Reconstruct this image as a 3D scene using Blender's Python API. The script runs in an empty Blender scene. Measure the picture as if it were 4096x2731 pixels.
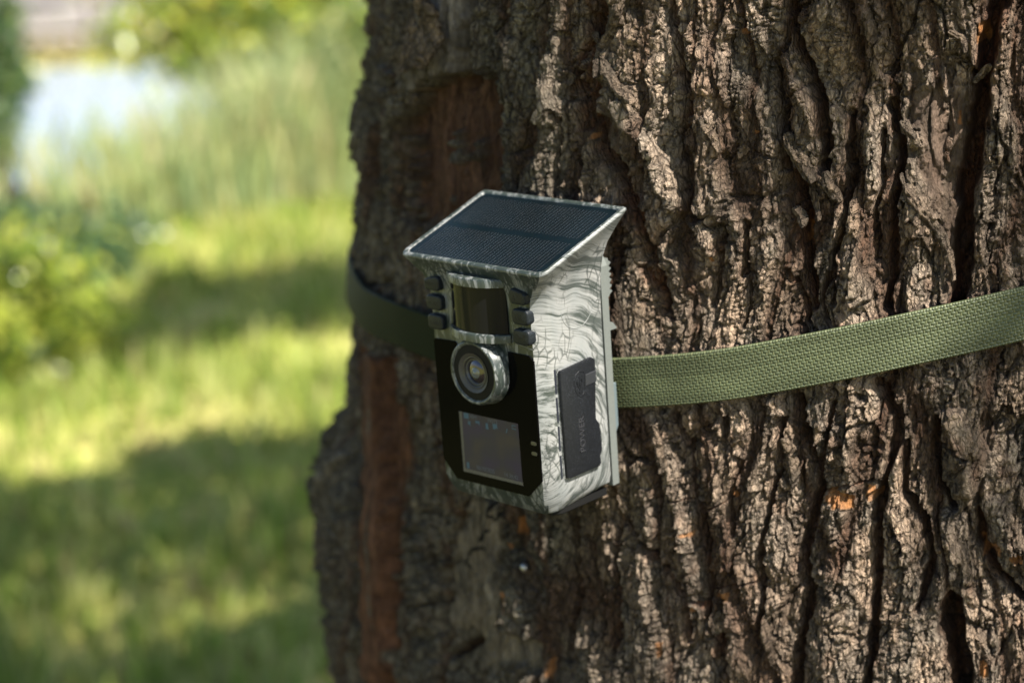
import bpy, bmesh, math, random
import numpy as np
from mathutils import Matrix, Vector

random.seed(11)
rng = np.random.default_rng(11)
scene = bpy.context.scene
col = scene.collection

# ------------------------------------------------------------------ camera, sky, sun, exposure
CW = np.array([[0.9988825273925446, -0.047261998157953886, 0.0],        # camera (right, down, forward) -> world
               [-0.011412860735226326, -0.24121085904751244, 0.9704056203914936],
               [-0.04586330864341086, -0.9693212186925851, -0.2414807071229513]])
CP = np.array([0.0, 0.0, 1.45])
FPX = 8000.0 * 2352 / 4096                                              # focal length in pixels of a 2352 wide picture
cam_d = bpy.data.cameras.new('camera')
cam = bpy.data.objects.new('camera', cam_d)
col.objects.link(cam)
m = Matrix.Identity(4)
for i in range(3):
    m[i][0] = CW[i, 0]; m[i][1] = -CW[i, 1]; m[i][2] = -CW[i, 2]; m[i][3] = CP[i]
cam.matrix_world = m
cam_d.sensor_width = 36.0
cam_d.lens = 8000.0 / 4096 * 36
cam_d.clip_start = 0.05
cam_d.clip_end = 600
cam_d.dof.use_dof = True
cam_d.dof.focus_distance = 0.975
cam_d.dof.aperture_fstop = 5.0
cam_d.dof.aperture_blades = 9
scene.camera = cam

SUN_AZ, SUN_EL = math.radians(-48), math.radians(52)                    # azimuth from +X, counter-clockwise
SD = np.array([math.cos(SUN_EL) * math.cos(SUN_AZ), math.cos(SUN_EL) * math.sin(SUN_AZ), math.sin(SUN_EL)])
world = bpy.data.worlds.new('World')
scene.world = world
world.use_nodes = True
wn = world.node_tree
sky = wn.nodes.new('ShaderNodeTexSky')
sky.sky_type = 'NISHITA'
sky.sun_disc = False
sky.sun_elevation = SUN_EL
sky.sun_rotation = math.pi / 2 - SUN_AZ
wn.links.new(sky.outputs[0], wn.nodes['Background'].inputs[0])
wn.nodes['Background'].inputs[1].default_value = 0.07
sl = bpy.data.lights.new('sun', 'SUN')
sl.energy = 5.0
sl.angle = math.radians(0.5)
sl.color = (1.0, 0.93, 0.84)
so = bpy.data.objects.new('sun', sl)
col.objects.link(so)
so.rotation_euler = Vector(SD).to_track_quat('Z', 'Y').to_euler()
so.location = (3, -3, 8)
scene.view_settings.view_transform = 'Standard'
scene.view_settings.look = 'None'
scene.view_settings.gamma = 1.0
scene.view_settings.exposure = 1.45
scene.view_settings.use_curve_mapping = False


# ------------------------------------------------------------------ helpers
def link(o, parent=None):
    col.objects.link(o)
    if parent is not None:
        o.parent = parent
    return o


def tag(o, label=None, cat=None, group=None, kind=None):
    if label: o['label'] = label
    if cat: o['category'] = cat
    if group: o['group'] = group
    if kind: o['kind'] = kind
    return o


def empty(name, loc=(0, 0, 0)):
    o = bpy.data.objects.new(name, None)
    o.empty_display_size = 0.05
    o.location = loc
    return link(o)


def mesh_np(name, verts, faces, mat=None, parent=None, smooth=True, colors=None, sharp=None):
    """mesh from an (n,3) array and an (m,k) face array, all faces with the same k"""
    me = bpy.data.meshes.new(name)
    verts = np.asarray(verts, np.float32)
    faces = np.asarray(faces, np.int32)
    k = faces.shape[1]
    me.vertices.add(len(verts))
    me.vertices.foreach_set('co', verts.ravel())
    me.loops.add(faces.size)
    me.loops.foreach_set('vertex_index', faces.ravel())
    me.polygons.add(len(faces))
    me.polygons.foreach_set('loop_start', np.arange(0, faces.size, k, dtype=np.int32))
    me.polygons.foreach_set('loop_total', np.full(len(faces), k, np.int32))
    if colors is not None:
        a = me.color_attributes.new('tint', 'FLOAT_COLOR', 'POINT')
        c = np.ones((len(verts), 4), np.float32)
        c[:, :np.shape(colors)[1] if np.ndim(colors) > 1 else 3] = colors
        a.data.foreach_set('color', c.ravel())
    me.update(calc_edges=True)
    me.validate()
    me.polygons.foreach_set('use_smooth', np.full(len(me.polygons), smooth, bool))
    if smooth and sharp:
        me.set_sharp_from_angle(angle=math.radians(sharp))
    if mat: me.materials.append(mat)
    o = bpy.data.objects.new(name, me)
    return link(o, parent)


def from_bm(name, bm, mat, parent=None, sharp=35):
    me = bpy.data.meshes.new(name)
    bm.normal_update()
    bm.to_mesh(me)
    bm.free()
    me.polygons.foreach_set('use_smooth', np.ones(len(me.polygons), bool))
    me.set_sharp_from_angle(angle=math.radians(sharp))
    me.materials.append(mat)
    return link(bpy.data.objects.new(name, me), parent)


def grid_faces(nu, nv, wrap=False):
    i = np.arange(nv - 1)[:, None]
    j = np.arange(nu if wrap else nu - 1)[None, :]
    j2 = (j + 1) % nu
    f = np.stack([i * nu + j, i * nu + j2, (i + 1) * nu + j2, (i + 1) * nu + j], -1)
    return f.reshape(-1, 4)


def ss(a, b, x):
    t = np.clip((x - a) / (b - a), 0, 1)
    return t * t * (3 - 2 * t)


# ---- numpy noise
_G = rng.uniform(0, 2 * np.pi, 65536)
_GX, _GY = np.cos(_G).astype(np.float32), np.sin(_G).astype(np.float32)
_RV = rng.uniform(0, 1, 65536).astype(np.float32)


def hsh(i, j, s):
    return ((i * 73856093) ^ (j * 19349663) ^ (s * 83492791 + 12345)) & 65535


def perlin(x, y, s=0):
    xi, yi = np.floor(x).astype(np.int64), np.floor(y).astype(np.int64)
    fx, fy = (x - xi).astype(np.float32), (y - yi).astype(np.float32)
    u = fx * fx * fx * (fx * (fx * 6 - 15) + 10)
    v = fy * fy * fy * (fy * (fy * 6 - 15) + 10)
    def g(a, b):
        k = hsh(xi + a, yi + b, s)
        return _GX[k] * (fx - a) + _GY[k] * (fy - b)
    n0 = g(0, 0); n1 = g(1, 0); n2 = g(0, 1); n3 = g(1, 1)
    a = n0 + u * (n1 - n0); b = n2 + u * (n3 - n2)
    return 1.5 * (a + v * (b - a))


def fbm(x, y, s=0, o=3):
    r = 0; a = 1.0
    for k in range(o):
        r = r + a * perlin(x, y, s + k * 7); x = x * 2.03; y = y * 2.03; a *= 0.5
    return r


def worley(x, y, s=0):
    xi, yi = np.floor(x).astype(np.int64), np.floor(y).astype(np.int64)
    f1 = np.full(x.shape, 9., np.float32); f2 = f1.copy()
    cid = np.zeros(x.shape, np.int64)
    dx1 = np.zeros(x.shape, np.float32); dy1 = dx1.copy()
    for a in (-1, 0, 1):
        for b in (-1, 0, 1):
            k = hsh(xi + a, yi + b, s)
            dx = (xi + a + 0.1 + 0.8 * _RV[k] - x).astype(np.float32)
            dy = (yi + b + 0.1 + 0.8 * _RV[(k * 7 + 3) & 65535] - y).astype(np.float32)
            d = np.sqrt(dx * dx + dy * dy)
            n = d < f1
            f2 = np.where(n, f1, np.minimum(f2, d))
            cid = np.where(n, k, cid); dx1 = np.where(n, dx, dx1); dy1 = np.where(n, dy, dy1)
            f1 = np.where(n, d, f1)
    return f1, f2, cid, dx1, dy1


# ------------------------------------------------------------------ materials
def new_mat(name):
    mt = bpy.data.materials.new(name)
    mt.use_nodes = True
    nt = mt.node_tree
    b = nt.nodes['Principled BSDF']
    return mt, nt, b


def N(nt, t, **kw):
    n = nt.nodes.new(t)
    for k, v in kw.items():
        if k.startswith('i_'):
            n.inputs[k[2:].replace('_', ' ')].default_value = v
        else:
            setattr(n, k, v)
    return n


def L(nt, a, b):
    nt.links.new(a, b)


def mapping(nt, scale, rot=(0, 0, 0)):
    tc = N(nt, 'ShaderNodeTexCoord')
    mp = N(nt, 'ShaderNodeMapping')
    mp.inputs['Scale'].default_value = scale
    mp.inputs['Rotation'].default_value = rot
    L(nt, tc.outputs['Object'], mp.inputs['Vector'])
    return mp.outputs[0]


def ramp(nt, fac, stops):
    r = N(nt, 'ShaderNodeValToRGB')
    e = r.color_ramp.elements
    while len(e) < len(stops): e.new(0.5)
    for q, (p, c) in zip(e, stops):
        q.position = p; q.color = (*c, 1) if len(c) == 3 else c
    L(nt, fac, r.inputs[0])
    return r.outputs[0]


def mixc(nt, fac, a, b, mode='MIX'):
    mx = N(nt, 'ShaderNodeMix', data_type='RGBA', blend_type=mode)
    if isinstance(fac, (int, float)): mx.inputs[0].default_value = fac
    else: L(nt, fac, mx.inputs[0])
    for k, q in ((6, a), (7, b)):
        if isinstance(q, tuple): mx.inputs[k].default_value = (*q, 1)
        else: L(nt, q, mx.inputs[k])
    return mx.outputs[2]


def plain(name, c, rough=0.5, spec=0.5, metal=0.0, noise=0.0, nscale=300, bump=0.0):
    mt, nt, b = new_mat(name)
    b.inputs['Base Color'].default_value = (*c, 1)
    b.inputs['Roughness'].default_value = rough
    b.inputs['Specular IOR Level'].default_value = spec
    b.inputs['Metallic'].default_value = metal
    if noise or bump:
        n = N(nt, 'ShaderNodeTexNoise'); n.inputs['Scale'].default_value = nscale
        n.inputs['Detail'].default_value = 4
        L(nt, mapping(nt, (1, 1, 1)), n.inputs['Vector'])
        if noise:
            L(nt, ramp(nt, n.outputs[0], [(0.3, tuple(q * (1 - noise) for q in c)), (0.7, tuple(q * (1 + noise) for q in c))]), b.inputs['Base Color'])
        if bump:
            bp = N(nt, 'ShaderNodeBump'); bp.inputs['Strength'].default_value = bump; bp.inputs['Distance'].default_value = 0.0004
            L(nt, n.outputs[0], bp.inputs['Height']); L(nt, bp.outputs[0], b.inputs['Normal'])
    return mt


def tint_mat(name, rough=0.8, spec=0.3, trans=0.0, var=0.0, vscale=(1, 1, 1), bump=0.0, bdist=0.0005, bscale=(700, 700, 300)):
    """base colour from the mesh's own tint attribute, with fine grain"""
    mt, nt, b = new_mat(name)
    at = N(nt, 'ShaderNodeAttribute', attribute_name='tint')
    c = at.outputs['Color']
    if var:
        n = N(nt, 'ShaderNodeTexNoise'); n.inputs['Scale'].default_value = 1; n.inputs['Detail'].default_value = 5; n.inputs['Roughness'].default_value = 0.65
        L(nt, mapping(nt, vscale), n.inputs['Vector'])
        g = ramp(nt, n.outputs[0], [(0.25, (1 - var,) * 3), (0.75, (1 + var,) * 3)])
        c = mixc(nt, 1.0, c, g, 'MULTIPLY')
    L(nt, c, b.inputs['Base Color'])
    b.inputs['Roughness'].default_value = rough
    b.inputs['Specular IOR Level'].default_value = spec
    if bump:
        n2 = N(nt, 'ShaderNodeTexNoise'); n2.inputs['Scale'].default_value = 1; n2.inputs['Detail'].default_value = 6; n2.inputs['Roughness'].default_value = 0.7
        L(nt, mapping(nt, bscale), n2.inputs['Vector'])
        bp = N(nt, 'ShaderNodeBump'); bp.inputs['Strength'].default_value = bump; bp.inputs['Distance'].default_value = bdist
        L(nt, n2.outputs[0], bp.inputs['Height']); L(nt, bp.outputs[0], b.inputs['Normal'])
    if trans:
        out = nt.nodes['Material Output']
        tr = N(nt, 'ShaderNodeBsdfTranslucent'); L(nt, c, tr.inputs[0])
        mx = N(nt, 'ShaderNodeMixShader'); mx.inputs[0].default_value = trans
        L(nt, b.outputs[0], mx.inputs[1]); L(nt, tr.outputs[0], mx.inputs[2]); L(nt, mx.outputs[0], out.inputs[0])
    return mt


def make_bark():
    mt, nt, b = new_mat('bark')
    at = N(nt, 'ShaderNodeAttribute', attribute_name='tint')
    rough_k = at.outputs['Alpha']            # 1 on cracked outer bark, 0 on bare wood
    tc = N(nt, 'ShaderNodeTexCoord')
    obj = tc.outputs['Object']
    def mp(vec, sc):
        q = N(nt, 'ShaderNodeMapping'); q.inputs['Scale'].default_value = sc; L(nt, vec, q.inputs[0]); return q.outputs[0]
    def noise(vec, det=4, ro=.6):
        n = N(nt, 'ShaderNodeTexNoise'); n.inputs['Scale'].default_value = 1; n.inputs['Detail'].default_value = det; n.inputs['Roughness'].default_value = ro
        L(nt, vec, n.inputs['Vector']); return n
    def mth(op, a, k=None, c=None):
        f = N(nt, 'ShaderNodeMath', operation=op)
        for q, x in zip(f.inputs, (a, k, c)):
            if x is None: continue
            if isinstance(x, (int, float)): q.default_value = x
            else: L(nt, x, q)
        return f.outputs[0]
    wv = N(nt, 'ShaderNodeVectorMath', operation='MULTIPLY_ADD')
    L(nt, noise(mp(obj, (140, 140, 70)), 3).outputs['Color'], wv.inputs[0]); wv.inputs[1].default_value = (.0045, .0045, .007); L(nt, obj, wv.inputs[2])
    w = wv.outputs[0]
    def crack(sc, lo, hi):
        v = N(nt, 'ShaderNodeTexVoronoi', feature='DISTANCE_TO_EDGE'); v.inputs['Scale'].default_value = 1
        L(nt, mp(w, sc), v.inputs['Vector'])
        m_ = N(nt, 'ShaderNodeMapRange', interpolation_type='SMOOTHSTEP'); L(nt, v.outputs[0], m_.inputs[0])
        m_.inputs[1].default_value = lo; m_.inputs[2].default_value = hi; m_.inputs[3].default_value = 1; m_.inputs[4].default_value = 0
        return mth('MULTIPLY', m_.outputs[0], rough_k)
    ck1 = crack((135, 135, 75), .02, .11)
    ck2 = crack((330, 330, 210), .02, .16)
    fibre = noise(mp(w, (900, 900, 95)), 5, .65).outputs[0]
    grain = noise(mp(obj, (620, 620, 330)), 6, .72).outputs[0]
    flake = noise(mp(w, (260, 260, 120)), 4, .6).outputs[0]
    h = mth('MULTIPLY_ADD', fibre, 1.25, mth('MULTIPLY', grain, 1.0))
    h = mth('MULTIPLY_ADD', flake, 1.1, h)
    h = mth('MULTIPLY_ADD', ck1, -.75, h)
    h = mth('MULTIPLY_ADD', ck2, -.45, h)
    bp = N(nt, 'ShaderNodeBump'); bp.inputs['Strength'].default_value = 1.0; bp.inputs['Distance'].default_value = .0022
    L(nt, h, bp.inputs['Height']); L(nt, bp.outputs[0], b.inputs['Normal'])
    g = ramp(nt, mth('MULTIPLY_ADD', grain, .55, mth('MULTIPLY', flake, .45)), [(.30, (.5,) * 3), (.5, (1.0,) * 3), (.68, (1.55, 1.53, 1.5))])
    c = mixc(nt, 1.0, at.outputs['Color'], g, 'MULTIPLY')
    c = mixc(nt, mth('MULTIPLY', ck1, .62), c, (.040, .029, .021))
    c = mixc(nt, mth('MULTIPLY', ck2, .42), c, (.05, .037, .027))
    L(nt, c, b.inputs['Base Color'])
    b.inputs['Roughness'].default_value = .9
    b.inputs['Specular IOR Level'].default_value = .2
    return mt


bark_mat = make_bark()
leaf_mat = tint_mat('leaf', rough=0.32, spec=0.5, trans=0.35)
blade_mat = tint_mat('grass_blade', rough=0.6, spec=0.25, trans=0.45)


def camo_mat(name, swirl):
    """printed bark pattern: pale grey with dark green-black fibres and cracks"""
    mt, nt, b = new_mat(name)
    tc = N(nt, 'ShaderNodeTexCoord')
    def noise(vec, detail=4, rough=.6, scale=1.0):
        n = N(nt, 'ShaderNodeTexNoise'); n.inputs['Scale'].default_value = scale
        n.inputs['Detail'].default_value = detail; n.inputs['Roughness'].default_value = rough
        L(nt, vec, n.inputs['Vector']); return n
    def madd(vec, amt, base):
        w = N(nt, 'ShaderNodeVectorMath', operation='MULTIPLY_ADD')
        L(nt, vec, w.inputs[0]); w.inputs[1].default_value = amt; L(nt, base, w.inputs[2]); return w.outputs[0]
    def mp(vec, sc, loc=(0, 0, 0)):
        q = N(nt, 'ShaderNodeMapping'); q.inputs['Scale'].default_value = sc; q.inputs['Location'].default_value = loc
        L(nt, vec, q.inputs[0]); return q.outputs[0]
    def mul(a, k):
        f = N(nt, 'ShaderNodeMath', operation='MULTIPLY'); L(nt, a, f.inputs[0])
        if isinstance(k, (int, float)): f.inputs[1].default_value = k
        else: L(nt, k, f.inputs[1])
        return f.outputs[0]
    obj = tc.outputs['Object']
    warped = madd(noise(obj, 2, .5, 38).outputs['Color'], (.010, .010, .010), obj)
    if swirl:
        # fibres sweeping in arcs round a point low on the front of the side
        sp = N(nt, 'ShaderNodeSeparateXYZ'); L(nt, madd(noise(obj, 2, .5, 24).outputs['Color'], (.0, .020, .020), obj), sp.inputs[0])
        dy = N(nt, 'ShaderNodeMath', operation='ADD'); L(nt, sp.outputs[1], dy.inputs[0]); dy.inputs[1].default_value = -.012
        dz = N(nt, 'ShaderNodeMath', operation='ADD'); L(nt, sp.outputs[2], dz.inputs[0]); dz.inputs[1].default_value = -.040
        an = N(nt, 'ShaderNodeMath', operation='ARCTAN2'); L(nt, dz.outputs[0], an.inputs[0]); L(nt, dy.outputs[0], an.inputs[1])
        d2 = N(nt, 'ShaderNodeMath', operation='MULTIPLY'); L(nt, dy.outputs[0], d2.inputs[0]); L(nt, dy.outputs[0], d2.inputs[1])
        d3 = N(nt, 'ShaderNodeMath', operation='MULTIPLY_ADD'); L(nt, dz.outputs[0], d3.inputs[0]); L(nt, dz.outputs[0], d3.inputs[1]); L(nt, d2.outputs[0], d3.inputs[2])
        rr_ = N(nt, 'ShaderNodeMath', operation='SQRT'); L(nt, d3.outputs[0], rr_.inputs[0])
        cb = N(nt, 'ShaderNodeCombineXYZ'); L(nt, rr_.outputs[0], cb.inputs[0]); L(nt, mul(an.outputs[0], .05), cb.inputs[1])
        base = cb.outputs[0]
        broad = noise(mp(base, (210, 26, 1)), 7, .70); fine = noise(mp(base, (1100, 50, 1), (3, 1, 0)), 3, .6)
        lo = ((.0, .36), (.0, .40)); t0, t1 = .37, .475
    else:
        base = warped
        broad = noise(mp(base, (250, 250, 34)), 5, .62); fine = noise(mp(base, (1000, 1000, 80), (.1, .2, 0)), 3, .6)
        t0, t1 = .47, .55
    zone = noise(mp(obj, (55, 55, 30)), 3, .55)
    bf = broad.outputs[0]
    if swirl:
        z2 = noise(mp(obj, (30, 30, 24), (.3, .1, .2)), 2, .5)
        q = N(nt, 'ShaderNodeMath', operation='MULTIPLY_ADD'); L(nt, z2.outputs[0], q.inputs[0]); q.inputs[1].default_value = .30; q.inputs[2].default_value = -.15
        q2 = N(nt, 'ShaderNodeMath', operation='ADD'); L(nt, q.outputs[0], q2.inputs[0]); L(nt, bf, q2.inputs[1]); bf = q2.outputs[0]
    streak = ramp(nt, bf, [(t0, (1, 1, 1)), (t1, (0, 0, 0))])
    # hair-fine fibres gathered where the broad streaks begin
    gather = ramp(nt, broad.outputs[0], [(t1 - .03, (1, 1, 1)), (t1 + .15, (.10,) * 3)])
    fib = ramp(nt, fine.outputs[0], [(.40, (1, 1, 1)), (.52, (0, 0, 0))])
    v = N(nt, 'ShaderNodeTexVoronoi', feature='DISTANCE_TO_EDGE'); v.inputs['Scale'].default_value = 1
    L(nt, mp(warped, (230, 250, 110)), v.inputs['Vector'])
    crack = ramp(nt, v.outputs[0], [(0.0, (1, 1, 1)), (0.05, (.8,) * 3), (0.09, (0, 0, 0))])
    cz = ramp(nt, zone.outputs[0], [(.44 if not swirl else .53, (0, 0, 0)), (.54 if not swirl else .6, (1, 1, 1))])
    pale = ramp(nt, zone.outputs[0], [(.3, (.100, .116, .120)), (.7, (.21, .215, .212))] if not swirl else [(.3, (.205, .222, .222)), (.65, (.285, .288, .282))])
    dark = (.022, .031, .028)
    c = mixc(nt, mul(streak, .95 if not swirl else .82), pale, dark)
    c = mixc(nt, mul(mul(fib, gather), .85), c, (.035, .046, .040))
    c = mixc(nt, mul(mul(crack, cz), .9 if not swirl else .7), c, dark)
    L(nt, c, b.inputs['Base Color'])
    b.inputs['Roughness'].default_value = .36
    b.inputs['Specular IOR Level'].default_value = .4
    return mt


camo = camo_mat('bark_print_plastic', False)
camo_side = camo_mat('bark_print_swirl', True)
grey_plastic = plain('grey_plastic', (0.125, 0.138, 0.13), 0.5, 0.4, noise=0.05, nscale=900, bump=0.15)
blue_grey = plain('blue_grey_plastic', (0.10, 0.13, 0.14), 0.5, 0.4)
black_gloss = plain('black_window', (0.003, 0.003, 0.003), 0.1, 0.02)
black_matte = plain('black_matte', (0.006, 0.006, 0.006), 0.7, 0.2)
dark_slot = plain('dark_slot', (0.015, 0.018, 0.025), 0.6, 0.3)
lettering_mat = plain('black_lettering', (0.008, 0.009, 0.011), 0.55, 0.3)


def glitter_mat(name, base, amount):
    mt, nt, b = new_mat(name)
    n = N(nt, 'ShaderNodeTexVoronoi', feature='F1'); n.inputs['Scale'].default_value = 3600
    L(nt, mapping(nt, (1, 1, 1)), n.inputs['Vector'])
    sp = ramp(nt, N(nt, 'ShaderNodeSeparateColor').outputs[0], [(0.0, (0, 0, 0)), (1, (1, 1, 1))])
    sc = nt.nodes[-2] if False else [q for q in nt.nodes if q.bl_idname == 'ShaderNodeSeparateColor'][0]
    L(nt, n.outputs['Color'], sc.inputs[0])
    s2 = ramp(nt, sc.outputs[0], [(1 - amount, (0, 0, 0)), (1 - amount * 0.4, (1, 1, 1))])
    c = mixc(nt, s2, base, tuple(q * 3 for q in base))
    L(nt, c, b.inputs['Base Color'])
    b.inputs['Roughness'].default_value = 0.45
    b.inputs['Specular IOR Level'].default_value = 0.22
    n2 = N(nt, 'ShaderNodeTexNoise'); n2.inputs['Scale'].default_value = 2600; n2.inputs['Detail'].default_value = 2
    L(nt, mapping(nt, (1, 1, 1)), n2.inputs['Vector'])
    bp = N(nt, 'ShaderNodeBump'); bp.inputs['Strength'].default_value = 0.35; bp.inputs['Distance'].default_value = 0.00006
    L(nt, n2.outputs[0], bp.inputs['Height']); L(nt, bp.outputs[0], b.inputs['Normal'])
    return mt


rubber = glitter_mat('sparkle_black_plastic', (0.010, 0.013, 0.016), 0.08)
cover_mat = glitter_mat('sparkle_cover_plastic', (0.008, 0.009, 0.011), 0.14)

# ------------------------------------------------------------------ places: device and trunk frames
DR = np.array([[0.7032392703273523, 0.7105181943071637, -0.02486813680075073],
               [-0.7109532535050762, 0.7028089316076392, -0.02459831260626741],
               [0.0, 0.03497858217561864, 0.9993880621605322]])
DO = np.array([-0.01356793, 0.98832666, 1.12027883])
MOUNT = DO + DR @ np.array([0, 0.0655, 0.075])
DEVN = math.radians(-135.3125)
R0 = 0.46
AX = MOUNT[:2] - R0 * np.array([math.cos(DEVN), math.sin(DEVN)])         # trunk axis


def ray(px, py):
    v = CW @ np.array([(px - 1176.0) / FPX, (py - 784.0) / FPX, 1.0])
    return v


def pix(P):
    c = (np.atleast_2d(P) - CP) @ CW
    return np.stack([1176 + FPX * c[:, 0] / c[:, 2], 784 + FPX * c[:, 1] / c[:, 2]], 1)


def ground_at(px, py, z=0.0):
    v = ray(px, py)
    return CP + v * ((z - CP[2]) / v[2])


# left outline of the trunk: radius that makes the sight line a tangent
SIL = [(858, -40), (855, 0), (850, 60), (836, 200), (818, 330), (822, 390), (812, 470), (820, 520), (812, 560), (806, 640), (803, 740), (808, 765),
       (796, 850), (786, 960), (765, 1000), (722, 1080), (716, 1130), (722, 1250), (735, 1310), (740, 1400), (760, 1500), (772, 1568), (780, 1620)]
_z, _r = [], []
for px_, py_ in SIL:
    v = ray(px_, py_)
    vh = v[:2] / np.linalg.norm(v[:2])
    rel = AX - CP[:2]
    along = rel @ vh
    _r.append(abs(rel[0] * vh[1] - rel[1] * vh[0]))
    _z.append(CP[2] + v[2] * along / np.linalg.norm(v[:2]))
_o = np.argsort(_z)
SZ, SR = np.array(_z)[_o], np.array(_r)[_o]


def base_r(th, z):
    """trunk radius before bark relief; th in radians (world angle of the outward normal), z in metres"""
    w = ss(math.radians(-150), math.radians(-171), th) * (1 - ss(math.radians(-205), math.radians(-235), th))
    r = R0 + w * (np.interp(z, SZ, SR) - R0)
    e = (th - DEVN)
    r = r - 0.092 * (np.sqrt((e - .06) ** 2 + .0144) + (e - .06)) / 2 * (1 - ss(0.95, 2.2, e))       # flatter, turned face on the right
    r = r + 0.32 * np.clip((0.55 - z) / 0.55, 0, 1) ** 2.2 - 0.05 * ss(1.6, 2.6, z)
    return r


def hit(px, py):
    """sight line -> (theta, z) on the bare trunk"""
    v = ray(px, py); R = R0
    th, z = DEVN, 1.2
    for _ in range(12):
        a = v[0] ** 2 + v[1] ** 2
        d = CP[:2] - AX
        b = d @ v[:2]
        disc = b * b - a * (d @ d - R * R)
        t = (-b - math.sqrt(max(disc, 0))) / a
        p = CP + v * t
        q = p[:2] - AX
        th = math.atan2(q[1], q[0])
        if th > 0: th -= 2 * math.pi
        z = p[2]
        R = 0.5 * R + 0.5 * float(base_r(np.float64(th), np.float64(z)))
    return th, z


def uv(px, py):
    th, z = hit(px, py)
    return ((th - DEVN) * R0 * 1000, z * 1000)


# picture pieces in which features were measured
def c6(p): return [(1320.7 + .4394 * x, .4394 * y) for x, y in p]
def c7(p): return [(1320.7 + .5972 * x, 631.6 + .5972 * y) for x, y in p]
def c5(p): return [(792.4 + .2930 * x, .2930 * y) for x, y in p]
def c8(p): return [(689 + .3776 * x, 976.1 + .3776 * y) for x, y in p]


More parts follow.
